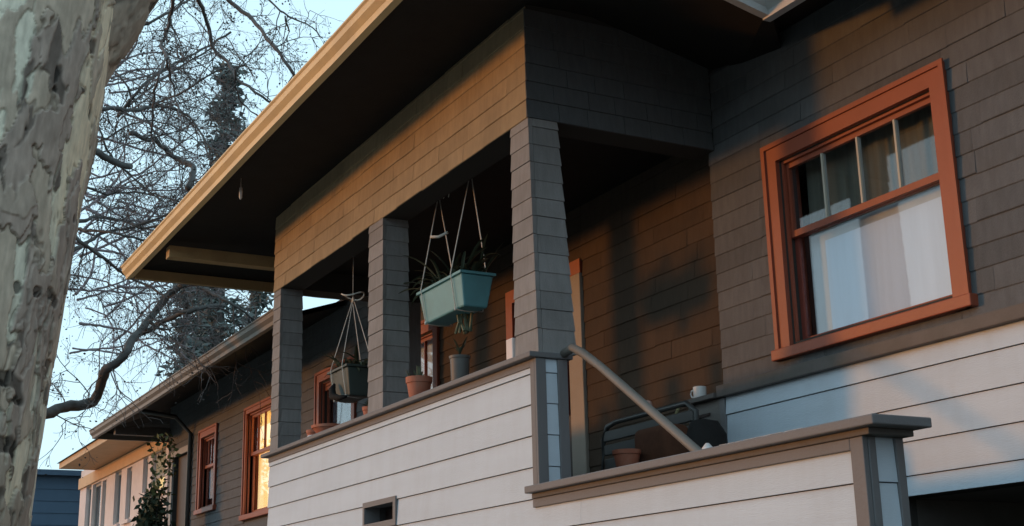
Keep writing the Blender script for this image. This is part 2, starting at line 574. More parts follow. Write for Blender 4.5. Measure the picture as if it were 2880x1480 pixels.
def pillar(x0, x1, y0, y1, flare_r, flare_back, ztop):
    core = MB(); core.box(x0 + .02, x1 - .02, y0 + .02, y1 - .02, ZC, ztop)
    p = core.build("porch_pillar", 'shingle_core', house)
    z = ZC
    k = 0
    r = random.Random(int(abs(x0 * 100)))
    while z < ztop - .01:
        h = min(STEP if k else STEP + .03, ztop - z)
        t = 1 - (z - ZC) / (HEAD - ZC)
        t2 = 1 - (z + h - ZC) / (HEAD - ZC)
        t, t2 = max(t, 0), max(t2, 0)
        fr0, fr1 = flare_r * t, flare_r * t2
        fb0, fb1 = flare_back * t, flare_back * t2
        a, bk = .0095, .004
        # the butt of each course stands proud of the course under it
        for nm, quad in (("front", 0), ("right", 1)):
            m_ = MB()
            zt = z + h - .0015
            j = r.uniform(-.003, .003)
            if quad == 0:
                m_.hexa([(x0 - a, y0 - a, z + j), (x1 + fr0 + a, y0 - a, z + j), (x1 + fr0, y0 + .03, z + j), (x0, y0 + .03, z + j),
                         (x0 - bk, y0 - bk, zt), (x1 + fr1 + bk, y0 - bk, zt), (x1 + fr1, y0 + .03, zt), (x0, y0 + .03, zt)])
            else:
                m_.hexa([(x1 - .03, y0 + .031, z + j), (x1 + fr0 + a, y0 - a + .001 + .03, z + j), (x1 + fr0 + a, y1 + fb0 + a, z + j), (x1 - .03, y1 + fb0, z + j),
                         (x1 - .03, y0 + .031, zt), (x1 + fr1 + bk, y0 + .031, zt), (x1 + fr1 + bk, y1 + fb1 + bk, zt), (x1 - .03, y1 + fb1, zt)])
            m_.build("shingle", 'shingle', p)
        z += h
        k += 1
    return p


pillar(-7.262, -7.035, FY, FY + .21, .055, .05, HEAD)
pillar(-9.70, -9.425, FY, FY + .21, .012, .0, HEAD)
pillar(XL, -11.91, FY, FY + .21, .02, .0, HEAD)
# rear posts at the main wall, left end
boxpart("wall_post", 'shingle', house, XL, XL + .16, MY - .2, MY - .02, .7, HEAD)

# --- header above the openings
hd = MB()
hd.box(XL, -7.035, FY, FY + .22, HEAD, 4.02)
hd.box(-7.255, -7.035, FY + .221, MY - .0, HEAD, 4.02)
hd.box(XL, XL + .22, FY + .221, MY, HEAD, 4.0)
header = hd.build("porch_header", 'shingle_core', house)
n_sh = shingle_rows(header, XL, -7.03, HEAD - .006, 3.99, FY, .1275, .24, .48, seed=5, m='shingle_glow')
sr = MB()
zz = HEAD - .004
while zz < 3.95:
    y = FY - .014
    while y < MY - .05:
        w = rnd.uniform(.2, .34)
        sr.right(y, min(y + w, MY - .02) - .004, zz, zz + .135, -7.035, .016, .004)
        y += w
    zz += .1275
sr.build("side_shingle_courses", 'shingle_dark', header, kind='stuff')  # darker tone on this side stands in for shade under the right eave

# --- porch ceiling, floor and stairs
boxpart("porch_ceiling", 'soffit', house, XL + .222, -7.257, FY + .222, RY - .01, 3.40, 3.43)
boxpart("porch_floor", 'floor', house, XL, XR, FY + .2, RY, .60, .70)
st = MB()
stairs = None
for k in range(13):
    x = XR + k * .27
    b = MB(); b.box(x, x + .29, FY + .26, MY - .03, .70 - .175 * (k + 1) - .04, .70 - .175 * (k + 1))
    if stairs is None:
        ss = MB()
        ss.hexa([(XR, FY + .205, .2), (XR + 3.5, FY + .205, -2.05), (XR + 3.5, FY + .255, -2.05), (XR, FY + .255, .2),
                 (XR, FY + .205, .55), (XR + 3.5, FY + .205, -1.7), (XR + 3.5, FY + .255, -1.7), (XR, FY + .255, .55)])
        stairs = ss.build("stairs", 'trim', house)
    b.build("step", 'floor', stairs)

# --- handrail
h = MB()
h.tube([(-6.99, FY + .17, 1.635), (-6.86, FY + .17, 1.655), (-6.74, FY + .165, 1.60), (-6.55, FY + .165, 1.485), (-5.60, FY + .16, .845), (-5.45, FY + .16, .74), (-4.6, FY + .16, .18)],
       [.028, .028, .028, .026, .026, .026, .026], 10)
h.build("handrail", 'rail', house, True)

# --- main wall (right block, recess, left block), all windows in it
WIN = dict(x0=-6.49, x1=-4.905, z0=1.625, z1=3.02)
holes_r = [(-6.37, -5.02, 1.70, 2.90)]
mw = holed(-7.1, 3.0, .655, 3.80, MY, MY + .13, holes_r)
mw.box(-7.1, -5.6, MY, MY + .13, -1.6, .655)
mw.box(3.0, 3.15, MY, 13.0, -1.6, 3.8)
main_wall = mw.build("main_wall", 'shingle_core', house)
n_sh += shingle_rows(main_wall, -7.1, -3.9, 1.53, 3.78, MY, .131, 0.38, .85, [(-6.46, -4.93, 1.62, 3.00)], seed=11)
shingle_rows(main_wall, -3.9, 3.0, 1.53, 3.78, MY, .131, .20, .40, [], stuff=True, seed=12)
boxpart("belt_course", 'belt', main_wall, -7.13, 3.0, MY - .055, MY - .001, 1.465, 1.545, .006)
ML = [1.467, 1.345, 1.148, .955, .767, .655]
for z1, z0 in zip(ML[:-1], ML[1:]):
    for a, c in ((-7.085, -1.0), (-.998, 3.0)):
        clap(main_wall, a, c, z0, z1, MY)
corner(main_wall, -7.14, -7.086, MY - .026, MY + .0, -1.6, 1.464)
# garage recess under the right block
bs = MB(); bs.box(-5.6, 3.0, 7.6, 7.75, -1.6, .655)
bs.box(-5.75, -5.601, MY + .131, 7.75, -1.6, .655)
bs.box(-5.6, 3.0, MY + .131, 7.75, .656, .70)
garage = bs.build("garage_recess", 'belt', house)
for k in range(4):
    for j in range(4):
        boxpart("door_panel", 'pier', garage, -5.0 + k * 1.1, -4.0 + k * 1.1, 7.56, 7.599, -1.5 + j * .52, -1.04 + j * .52, .01)
# recess and left stretch
hl = [(-13.18, -11.92, 1.4, 2.93), (-10.24, -9.28, .70, 2.83), (-15.16, -14.12, 1.4, 2.93), (-18.045, -16.825, 1.60, 2.985), (-20.33, -19.59, 1.86, 2.94), (-22.0, -21.1, .2, 2.85)]
lw = holed(-22.35, -7.1, -1.6, 3.85, RY, RY + .13, hl)
lw.box(-22.35, -22.2, RY + .131, 13.0, -1.6, 3.8)
lw.box(-22.2, 3.0, 12.85, 13.0, -1.6, 3.8)
left_wall = lw.build("recessed_wall", 'shingle_core', house)
clear = [(-13.27, -11.83, 1.36, 3.02), (-10.35, -9.07, .6, 2.94), (-15.25, -14.03, 1.36, 3.02), (-18.09, -16.78, 1.55, 3.03), (-20.42, -19.51, 1.82, 3.03), (-22.1, -20.98, -1.6, 2.95)]
shingle_rows(left_wall, -22.35, -12.1, .70, 3.8, RY, .131, .2, .36, clear, stuff=True, seed=21)
shingle_rows(left_wall, -12.1, -9.05, .70, 3.8, RY, .131, .3, .6, clear, stuff=True, seed=23, m='shingle_shade')
n_sh += shingle_rows(left_wall, -9.05, -7.11, .70, 3.4, RY, .131, .35, .75, clear, seed=24, m='shingle_shade')
shingle_rows(left_wall, -22.35, -12.1, -1.6, .69, RY, .131, .2, .36, clear, stuff=True, seed=22)

# --- low pier with a cap beside the corner, carrying the mug
pr = MB(); pr.box(-7.50, -7.145, MY - .02, MY + .12, .7, 1.465)
pier = pr.build("low_pier", 'pier', house)
boxpart("pier_cap", 'belt', pier, -7.54, -7.135, MY - .075, MY + .125, 1.466, 1.50, .005)
boxpart("mail_slot", 'door', pier, -7.40, -7.25, MY - .028, MY - .021, 1.365, 1.385)


# --- windows
def window(x0, x1, z0, z1, y, cw, label=None, muntins=3, depth=.10, frame='orange', sash='orange', rail=None,
           low='white_curtain', up='olive_curtain', stuffz=.075, sill_drop=.05, mm='muntin', rail_z=None, sill='orange'):
    """casing frame + jamb (the window), then sill, sashes, meeting rail, panes, muntins, curtains. x0..z1 = outer casing"""
    ix0, ix1, iz0, iz1 = x0 + cw, x1 - cw, z0 + .07, z1 - cw
    c = MB()
    yo = y - .032
    for (a, b_, lo, hi) in ((x0, ix0, z0, z1 - cw), (ix1, x1, z0, z1 - cw), (x0, x1, z1 - cw, z1)):
        c.box(a, b_, yo, y, lo, hi)
    # raised back band round the casing
    c.box(x0 - .012, x0 + .022, yo - .014, yo - .0005, z0, z1 + .012)
    c.box(x1 - .022, x1 + .012, yo - .014, yo - .0005, z0, z1 + .012)
    c.box(x0 + .0225, x1 - .0225, yo - .014, yo - .0005, z1 - .02, z1 + .012)
    # jamb
    c.box(ix0 - .02, ix0, y + .0005, y + depth + .06, iz0, iz1)
    c.box(ix1, ix1 + .02, y + .0005, y + depth + .06, iz0, iz1)
    c.box(ix0, ix1, y + .0005, y + depth + .06, iz1, iz1 + .02)
    # stops that make the stepped edge
    c.box(ix0 + .0005, ix0 + .022, y + .012, y + .034, iz0, iz1 - .0005)
    c.box(ix1 - .022, ix1 - .0005, y + .012, y + .034, iz0, iz1 - .0005)
    c.box(ix0 + .0225, ix1 - .0225, y + .012, y + .034, iz1 - .022, iz1 - .0005)
    w = c.build("window", frame, house, label=label)
    boxpart("sill", sill, w, x0 - .035, x1 + .035, y - .065, y + depth, z0 - .0, iz0, .006)
    rz = rail_z if rail_z else iz0 + (iz1 - iz0) * .585
    ys = y + .038           # upper (outer) sash
    yl = y + .074           # lower (inner) sash
    s1 = MB(); sw = .042
    s1.box(ix0 + .0005, ix0 + sw, ys, ys + .03, rz - .02, iz1 - .001)
    s1.box(ix1 - sw, ix1 - .0005, ys, ys + .03, rz - .02, iz1 - .001)
    s1.box(ix0 + sw, ix1 - sw, ys, ys + .03, iz1 - .055, iz1 - .001)
    s1.box(ix0 + sw, ix1 - sw, ys, ys + .03, rz - .02, rz + .022)
    s1.build("upper_sash", sash, w)
    s2 = MB()
    s2.box(ix0 + .0005, ix0 + sw, yl, yl + .03, iz0 + .001, rz + .02)
    s2.box(ix1 - sw, ix1 - .0005, yl, yl + .03, iz0 + .001, rz + .02)
    s2.box(ix0 + sw, ix1 - sw, yl, yl + .03, rz - .02, rz + .02)
    s2.box(ix0 + sw, ix1 - sw, yl, yl + .03, iz0 + .001, iz0 + .06)
    s2.build("lower_sash", rail or sash, w)
    n = muntins + 1
    gx0, gx1 = ix0 + sw, ix1 - sw
    for k in range(n):
        a, b_ = gx0 + (gx1 - gx0) * k / n, gx0 + (gx1 - gx0) * (k + 1) / n
        boxpart("pane", 'glass', w, a + .008, b_ - .008, ys + .013, ys + .017, rz + .023, iz1 - .056)
        if k:
            boxpart("muntin", mm, w, a - .0075, a + .0075, ys - .002, ys + .028, rz + .0225, iz1 - .0555)
    boxpart("pane", 'glass', w, gx0 + .0005, gx1 - .0005, yl + .013, yl + .017, iz0 + .061, rz - .021)
    boxpart("room_backing", 'room', w, ix0 - .05, ix1 + .05, y + .75, y + .78, z0 - .1, z1 + .1)

    def curtain(nm, m, a, b_, lo, hi, yy, amp=.012, freq=38):
        cb = MB()
        k = max(6, int((b_ - a) / .012))
        for i in range(k + 1):
            xx = a + (b_ - a) * i / k
            dy = amp * math.sin(xx * freq) + amp * .5 * math.sin(xx * freq * 2.3 + 1)
            cb.v += [(xx, yy + dy, lo), (xx, yy + dy * .6, hi)]
        for i in range(k):
            cb.f.append((2 * i, 2 * i + 2, 2 * i + 3, 2 * i + 1))
        return cb.build(nm, m, w, True)
    w['glass'] = 1
    return w, curtain, (gx0, gx1, iz0, rz, iz1, yl, ys)


# main front window
w, cur, (gx0, gx1, iz0, rz, iz1, yl, ys) = window(-6.49, -4.905, 1.60, 3.02, MY, .115, muntins=3, rail='red_dark', rail_z=2.405,
                                                  label="wide window with four small dark panes above a pale lower pane")
cur("shade", 'cream_shade', gx0, gx1, iz0 + .02, rz, yl + .09, .002, 20)
boxpart("blind", 'white_curtain', w, -6.145, gx1 - .003, yl + .05, yl + .055, iz0 + .02, rz - .085)
cur("curtain", 'olive_curtain', gx0, gx1, rz - .1, iz1 + .1, ys + .16, .012, 30)


# lit window on the left stretch
def lit_window():
    w, cur, (gx0, gx1, iz0, rz, iz1, yl, ys) = window(-18.12, -16.75, 1.52, 3.06, RY, .075, "window glowing yellow from a lamp inside", muntins=3, rail_z=2.42, mm='red_dark')
    cur("curtain", 'lit', gx0, gx1, rz, iz1, ys + .09, .012, 40)
    cur("curtain", 'lit_low', gx0, gx1, iz0 + .02, rz, yl + .08, .006, 20)
    w, cur, (gx0, gx1, iz0, rz, iz1, yl, ys) = window(-20.44, -19.48, 1.79, 3.06, RY, .11, "small window with a white lower blind at the far left", muntins=3, rail_z=2.50, mm='orange')
    cur("curtain", 'white_curtain', gx0, gx1, iz0 + .16, rz, yl + .04, .004, 20)
    cur("curtain", 'red_dark', gx0, gx1, rz, iz1, ys + .12, .012, 40)
    w, cur, (gx0, gx1, iz0, rz, iz1, yl, ys) = window(-15.28, -14.0, 1.36, 3.06, RY, .115, muntins=3, rail_z=2.86, mm='grey_frame')
    cur("curtain", 'grey_curtain', gx0, gx1, iz0 + .02, rz, yl + .07, .012, 30)
    w, cur, (gx0, gx1, iz0, rz, iz1, yl, ys) = window(-13.30, -11.80, 1.36, 3.06, RY, .12, muntins=3, rail_z=2.30, mm='red_dark')
    cur("curtain", 'white_curtain', gx0, gx1, rz, iz1, ys + .10, .012, 30)
    cur("curtain", 'white_curtain', gx0, gx1, iz0 + .02, rz, yl + .08, .012, 30)


lit_window()

# --- front door on the porch
d = MB()
d.box(-10.36, -10.241, RY - .03, RY, .70, 2.95)
d.box(-10.24, -9.06, RY - .03, RY, 2.83, 2.95)
front_door = d.build("front_door", 'orange', house)
boxpart("door_leaf", 'door', front_door, -10.235, -9.285, RY + .05, RY + .09, .705, 2.825)
boxpart("door_casing", 'cream', front_door, -9.275, -9.06, RY - .035, RY + .0, .70, 2.828, .006)
boxpart("door_panel", 'red_dark', front_door, -10.1, -9.42, RY + .035, RY + .049, 1.7, 2.7)
# --- side door at the far left and its downspout
d = MB()
d.box(-22.12, -22.0, RY - .03, RY, -.2, 2.95)
d.box(-21.1, -20.98, RY - .03, RY, -.2, 2.95)
d.box(-22.0, -21.1, RY - .03, RY, 2.85, 2.95)
side_door = d.build("side_door", 'grey_frame', house)
boxpart("door_leaf", 'door', side_door, -22.0, -21.1, RY + .06, RY + .10, -.2, 2.85)
t = MB()
t.tube([(-20.88, RY - .05, -1.5), (-20.88, RY - .05, 3.1), (-20.88, RY - .3, 3.35), (-20.88, 4.75, 3.42)], .035, 8)
t.build("downspout", 'metal_dark', house, True)


# --- roofs: soffit below, roofing above, gutters along the eaves
XE0, XE1, YE = -14.3, -5.68, 3.12
ZE = 3.925
SL = .33
SLW = .06
MIDX = (XE0 + XE1) / 2
RUN = (XE1 - XE0) / 2
YML, ZML = 4.62, 3.40
YMR, ZMR = 4.92, 3.58


def sag(x):          # the front eave hangs a little lower towards its left end
    return ZE + .035 * (x - MIDX) / RUN


eL, eR = sag(XE0), sag(XE1)
ridge = ZE + SLW * RUN
P = dict(fl=(XE0, YE, eL), fr=(XE1, YE, eR), apex=(MIDX, YE + RUN, ridge), back=(MIDX, 9.2, ridge))
YV = YML + (eL - ZML) / SL          # where the wing eave dies into the main roof on the left
vl = (XE0, YV, eL)
vr = (XE1, YMR + .0, ZMR)
wing_faces = [[P['fl'], P['fr'], P['apex']], [P['fl'], P['apex'], P['back'], vl], [P['fr'], vr, P['back'], P['apex']]]


def slab(faces, name, parent, th=.055):
    b = MB()
    for f in faces:
        b.add(f, [tuple(range(len(f)))])
    so = b.build(name, 'soffit', parent)
    b = MB()
    for f in faces:
        b.add([(p[0], p[1], p[2] + th) for p in f], [tuple(range(len(f)))])
    return so, b


wr = MB()
for f in wing_faces:
    wr.add([(p[0], p[1], p[2] + .06) for p in f], [tuple(range(len(f)))])
wing_roof = wr.build("wing_roof", 'roofing', house)
b = MB()
for f in wing_faces:
    b.add(f, [tuple(range(len(f)))[::-1]])
b.add([vr, P['back'], (MIDX, YMR + RUN, ZMR + SL * RUN)], [(0, 1, 2)])
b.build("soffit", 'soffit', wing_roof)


def gutter(parent, p0, p1, out, m, hgt=.125, name="gutter"):
    """K-shaped gutter between two eave points, its back against the eave edge; out = unit vector pointing away from the roof"""
    prof = [(0, -.10), (.055, -.10), (.062, -.06), (.098, -.022), (.105, .018), (.118, .03), (.118, .042), (.10, .042), (.10, .03), (.012, .028), (0, .06)]
    a, c = Vector(p0), Vector(p1)
    o = Vector(out)
    b = MB()
    n = len(prof)
    steps = 14
    r = random.Random(4)
    for i in range(steps + 1):
        q = a.lerp(c, i / steps)
        jz = r.uniform(-.004, .004) if 0 < i < steps else 0
        for (h_, v_) in prof:
            b.v.append(tuple(q + o * h_ + Vector((0, 0, v_ + jz))))
    for i in range(steps):
        for k in range(n):
            k2 = (k + 1) % n
            b.f.append((i * n + k, i * n + k2, (i + 1) * n + k2, (i + 1) * n + k))
    b.f.append(tuple(range(n)))
    b.f.append(tuple(steps * n + k for k in range(n))[::-1])
    return b.build(name, m, parent)


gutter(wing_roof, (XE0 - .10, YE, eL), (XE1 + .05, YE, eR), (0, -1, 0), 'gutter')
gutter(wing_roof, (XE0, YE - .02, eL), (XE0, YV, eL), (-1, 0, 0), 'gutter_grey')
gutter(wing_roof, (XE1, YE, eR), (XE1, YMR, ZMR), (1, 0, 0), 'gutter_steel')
# drip edge of roofing over the gutters
b = MB()
b.box(XE0 - .06, XE1 + .04, YE - .05, YE + .2, 0, .02)
for i, v_ in enumerate(b.v):
    b.v[i] = (v_[0], v_[1], v_[2] + sag(v_[0]) + .058 + (v_[1] - YE) * SLW)
b.build("drip_edge", 'roofing', wing_roof)
# square beams that carry the eave at the left corner
for x0, y0, y1, zb in ((-13.16, 3.19, 5.6, 3.715), ):
    boxpart("eave_beam", 'tan_beam', wing_roof, x0, x0 + .13, y0, y1, zb, zb + .12, .004)
b = MB()
b.box(XE0 + .0, XE0 + .045, YE + .02, YV, eL - .11, eL - .004)
b.build("fascia", 'tan_beam', wing_roof)

# main roof
mr = []
XM0, XM1 = -23.35, 4.0
YR = 9.25
zrl = ZML + SL * (YR - YML)
hipx = XM0 + (YR - YML)
apexL = (MIDX, YV + .9, eL + .1)
main_faces = [[(XM0, YML, ZML), (XE0, YML, ZML), vl, apexL, (MIDX, YR, zrl), (hipx, YR, zrl)],
              [(XM0, YML, ZML), (hipx, YR, zrl), (hipx, 13.8, zrl - .9), (XM0, 13.8, ZML)],
              [(XE1, YMR, ZMR), (XM1, YMR, ZMR), (XM1, YR, ZMR + SL * (YR - YMR)), (MIDX, YR, ZMR + SL * (YR - YMR)), (MIDX, YMR + RUN, ZMR + SL * RUN)],
              [(hipx, YR, zrl), (XM1, YR, zrl), (XM1, 13.8, 3.5), (hipx, 13.8, 3.5)]]
b = MB()
for f in main_faces:
    b.add([(p[0], p[1], p[2] + .06) for p in f], [tuple(range(len(f)))])
main_roof = b.build("main_roof", 'roofing', house)
b = MB()
for f in main_faces:
    b.add(f, [tuple(range(len(f)))[::-1]])
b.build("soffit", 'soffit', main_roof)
gutter(main_roof, (XM0 - .05, YML, ZML), (XE0 + .9, YML, ZML), (0, -1, 0), 'gutter_grey')
gutter(main_roof, (XM0, YML, ZML), (XM0, 8, ZML), (-1, 0, 0), 'gutter_grey')
gutter(main_roof, (XE1 + .0, YMR, ZMR), (XM1, YMR, ZMR), (0, -1, 0), 'gutter_steel')
b = MB(); b.box(XM0 - .06, XE0 + .6, YML - .05, YML + .15, ZML + .062, ZML + .082)
b.build("drip_edge", 'roofing', main_roof)
boxpart("eave_beam", 'belt', main_roof, -22.35, -22.22, YML + .08, RY - .03, 3.23, 3.35, .004)
# the upper storey set back behind the front eave
uw = MB(); uw.box(-8.0, 1.0, 6.3, 9.0, 3.9, 6.6)
upper = uw.build("upper_storey", 'shingle_core', house)
for k in range(14):
    b = MB(); b.front(-8.0, 1.0, 3.95 + k * .19, 3.95 + (k + 1) * .19 - .003, 6.3, .018, .006)
    b.build("clapboard", 'gutter_steel', upper)
b = MB()
b.hexa([(-8.6, 5.9, 6.5), (1.6, 5.9, 6.5), (1.6, 9.4, 6.5), (-8.6, 9.4, 6.5), (-7.0, 7.4, 7.1), (0, 7.4, 7.1), (0, 7.9, 7.1), (-7.0, 7.9, 7.1)])
b.build("upper_roof", 'roofing', upper)

# ------------------------------------------------------------------ hanging things on the porch
# curtain rod under the ceiling
b = MB()
b.tube([(-11.85, 4.29, 3.335), (-9.5, 4.29, 3.315), (-7.25, 4.29, 3.31)], .009, 8)
rod = tag(b.build("hanging_rod", 'metal_dark', None, True), "thin dark rod running under the porch ceiling behind the header", "rod")


def box_planter(name, x0, x1, y0, y1, z0, z1, m, label, group=None):
    b = MB()
    t = .035
    b.hexa([(x0 + t, y0 + t, z0), (x1 - t, y0 + t, z0), (x1 - t, y1 - t, z0), (x0 + t, y1 - t, z0), (x0, y0, z1), (x1, y0, z1), (x1, y1, z1), (x0, y1, z1)])
    o = b.build(name, m)
    md = o.modifiers.new("bevel", 'BEVEL'); md.width = .012; md.segments = 2
    tag(o, label, "planter", group)
    r = MB()
    r.box(x0 - .014, x1 + .014, y0 - .014, y0 + .014, z1 + .001, z1 + .02)
    r.box(x0 - .014, x1 + .014, y1 - .014, y1 + .014, z1 + .001, z1 + .02)
    r.box(x0 - .014, x0 + .014, y0 + .0145, y1 - .0145, z1 + .001, z1 + .02)
    r.box(x1 - .014, x1 + .014, y0 + .0145, y1 - .0145, z1 + .001, z1 + .02)
    r.build("rim", m, o)
    boxpart("soil", 'soil', o, x0 + .02, x1 - .02, y0 + .02, y1 - .02, z1 - .02, z1 + .006)
    return o


def cord_loop(parent, x, y0, y1, z0, z1, apex, t=.035, r=.0046):
    b = MB()
    yc = (y0 + y1) / 2
    b.tube([apex, (x, y0 - .018, z1 + .022), (x, y0 + t * .9 - .01, z0 - .004), (x, yc, z0 - .012), (x, y1 - t * .9 + .01, z0 - .004), (x, y1 + .018, z1 + .022), apex], r, 6)
    b.tube([(apex[0] - .012, apex[1], apex[2] - .03), (apex[0], apex[1], apex[2] + .012), (apex[0] + .012, apex[1], apex[2] - .028)], r * 2.0, 6)
    b.tube([(x, y0 + t * .9 - .012, z0 + .012), (x, y0 + t * .9 - .012, z0 - .012)], r * 2.0, 6)
    return b.build("cord", 'rope', parent, True)


tp = box_planter("hanging_planter", -9.10, -8.36, 4.16, 4.425, 2.265, 2.50, 'teal', "teal trough planter hung on white cords in the right porch opening", "planters hung in the porch openings")
cord_loop(tp, -9.02, 4.16, 4.425, 2.265, 2.50, (-9.0, 4.29, 3.31))
cord_loop(tp, -8.50, 4.16, 4.425, 2.265, 2.50, (-8.44, 4.29, 3.325))
b = MB()
for k in range(2):
    b.tube([(-9.0 + .05 + .05 * math.cos(a) + k * .05, 4.29 + .02 * k, 3.30 + .075 * math.sin(a)) for a in [i * .55 - .8 for i in range(9)]], .0035, 5)
b.build("cord_tail", 'rope', tp, True, kind='stuff')
b = MB()
b.tube([(-8.86, 4.15, 2.905), (-8.82, 4.2, 2.90), (-8.76, 4.25, 2.925)], .011, 6)
b.build("cord_spreader", 'rope', tp, True)
r = random.Random(9)
lf = MB()
for k in range(70):
    x = r.uniform(-9.05, -8.45)
    an = r.uniform(0, 6.28)
    up = r.uniform(.5, 1.6)
    lf.strap((x, r.uniform(4.22, 4.40), 2.53), (math.cos(an), math.sin(an) * .6, up), r.uniform(.12, .42), r.uniform(.012, .032), r.uniform(.6, 2.2))
lf.build("leaf_clump", 'leaf_dark', tp)
lf = MB()
for k in range(12):
    x = r.uniform(-9.1, -8.8)
    lf.strap((x, r.uniform(4.2, 4.35), 2.53), (-1, r.uniform(-.5, .1), r.uniform(.4, .9)), r.uniform(.3, .6), r.uniform(.014, .024), r.uniform(.4, 1.4))
lf.build("leaf_clump", 'leaf_grey', tp)
b = MB()
for k in range(10):
    x, y = -8.62 + r.uniform(-.07, .07), 4.32 + r.uniform(-.05, .05)
    b.tube([(x, y, 2.28), (x + r.uniform(-.03, .03), y, 2.2), (x + r.uniform(-.05, .05), y, 2.13)], .012, 5)
b.build("trailing_stem", 'leaf_grey', tp)

gp = box_planter("hanging_planter", -11.02, -10.575, 4.16, 4.42, 1.97, 2.215, 'dgreen', "dark grey-green planter on thin cords in the left porch opening", "planters hung in the porch openings")
cord_loop(gp, -10.93, 4.16, 4.42, 1.97, 2.215, (-10.80, 4.29, 2.86), r=.004)
cord_loop(gp, -10.66, 4.16, 4.42, 1.97, 2.215, (-10.78, 4.29, 2.87), r=.004)
b = MB()
b.tube([(-10.79 + .10 * math.cos(a), 4.29 + .10 * math.sin(a), 2.90 + .02 * math.sin(2 * a)) for a in [i * .4 for i in range(17)]], .007, 6)
b.tube([(-10.79, 4.29, 2.86), (-10.79, 4.29, 3.33)], .003, 5)
b.build("wire_ring", 'rope', gp, True)
b = MB()
b.tube([(-10.84, 4.145, 2.10), (-10.83, 4.12, 2.05), (-10.80, 4.115, 1.985), (-10.70, 4.13, 1.955), (-10.58, 4.15, 1.95)], [.012, .03, .034, .026, .014], 8)
b.build("bracket", 'black', gp, True)
lf = MB()
for k in range(60):
    an = r.uniform(0, 6.28)
    lf.strap((r.uniform(-10.98, -10.6), r.uniform(4.2, 4.38), 2.225), (math.cos(an), math.sin(an), r.uniform(.3, 1.6)), r.uniform(.1, .32), r.uniform(.012, .024), r.uniform(.4, 2.4))
lf.build("leaf_clump", 'leaf_dark', gp)
lf = MB()
for k in range(14):
    an = r.uniform(0, 6.28)
    lf.strap((r.uniform(-10.75, -10.55), r.uniform(4.2, 4.38), 2.225), (math.cos(an), math.sin(an), r.uniform(.2, 1.)), r.uniform(.08, .2), r.uniform(.014, .024), r.uniform(.4, 2.4))
lf.build("leaf_clump", 'leaf_grey', gp)

# bulb / clip hanging from the soffit
b = MB(); b.lathe((-11.0, 3.30, 3.845), [(.003, .05), (.006, 0), (.013, -.01), (.016, -.05), (.014, -.10), (.005, -.115)], 12)
bulb = tag(b.build("hanging_tube", 'china', None, True), "small white tube dangling below the dark front eave", "hook")
b = MB(); b.tube([(-11.0, 3.30, 3.89), (-11.0, 3.30, 3.94)], .003, 5); b.build("cord", 'rope', bulb)

# ------------------------------------------------------------------ things standing on the porch wall
def pot(name, c, r0, r1, h, m, label, group=None, rim=.03):
    b = MB()
    b.lathe(c, [(r0 * .96, 0), (r0, .006), (r1 * .93, h - rim), (r1, h - rim + .002), (r1 * 1.03, h), (r1 * .92, h), (r1 * .86, h - rim), (.002, h - rim - .004)], 28)
    o = b.build(name, m, None, True)
    md = o.modifiers.new("edge", 'EDGE_SPLIT'); md.split_angle = math.radians(35)
    tag(o, label, "pot", group or "flower pots on the porch")
    return o


p1 = pot("flower_pot", (-8.97, 4.10, ZC), .068, .098, .19, 'terra', "terracotta pot with short green sprouts on the porch wall beside the middle pillar", rim=.045)
lf = MB()
for k in range(16):
    an = r.uniform(0, 6.28)
    rr = r.uniform(0, .07)
    lf.strap((-8.97 + rr * math.cos(an), 4.10 + rr * math.sin(an), ZC + .17), (math.cos(an) * .35, math.sin(an) * .35, 1), r.uniform(.06, .12), .012, .3)
lf.build("sprout", 'leaf_grey', p1)
boxpart("soil", 'soil', p1, -9.02, -8.92, 4.05, 4.15, ZC + .135, ZC + .146)
p2 = pot("flower_pot", (-8.40, 4.16, ZC), .062, .076, .25, 'grey_pot', "tall grey pot holding a thin dark plant on the porch wall", rim=.02)
lf = MB()
for k in range(14):
    an = r.uniform(0, 6.28)
    lf.strap((-8.40, 4.16, ZC + .26), (math.cos(an) * .5, math.sin(an) * .5, 1), r.uniform(.07, .16), .010, r.uniform(.2, 1.4))
lf.build("leaf_clump", 'leaf_dark', p2)
p3 = pot("shallow_bowl", (-10.80, 4.09, ZC), .10, .155, .085, 'terra', "shallow terracotta bowl with a pale rim on the left part of the porch wall", rim=.025)
p4 = pot("flower_pot", (-9.90, 4.10, ZC), .05, .07, .11, 'terra', "little terracotta pot with a dark plant on the wall left of the middle pillar", rim=.03)
lf = MB()
for k in range(26):
    an = r.uniform(0, 6.28)
    lf.strap((-9.90, 4.10, ZC + .08), (math.cos(an) * .7, math.sin(an) * .7, 1), r.uniform(.06, .15), .014, r.uniform(.4, 1.6))
lf.build("leaf_clump", 'leaf_dark', p4)
p5 = pot("flower_pot", (-11.25, 4.12, ZC), .055, .075, .11, 'terra', "small dull terracotta pot behind the white shells at the left pillar", rim=.03)
for i, (x, y, s, mm, lb) in enumerate(((-11.13, 4.045, .045, 'china', "white shell with dark marks lying on the wall beside the shallow bowl"),
                                       (-11.42, 4.05, .04, 'pinkish', "pinkish shell lying on the wall nearest the left pillar"))):
    b = MB()
    pts = []
    for k in range(26):
        a = k * .55
        rr = s * (1 - k / 30)
        pts.append((x + rr * .9 * math.cos(a), y + rr * .6 * math.sin(a), ZC + s * .45 + k * s * .022))
    b.tube(pts, [s * .42 * (1 - k / 29) + .004 for k in range(26)], 8)
    tag(b.build("shell", mm, None, True), lb, "shell", "shells on the porch wall")
o = boxpart("lit_base_block", 'stucco', None, -7.37, -7.285, FY - .02, FY + .1, ZC, ZC + .15, .006)  # added block standing in for the lit inner foot of the corner pillar
tag(o, "short pale block added for the lit inner base of the corner pillar", "block")

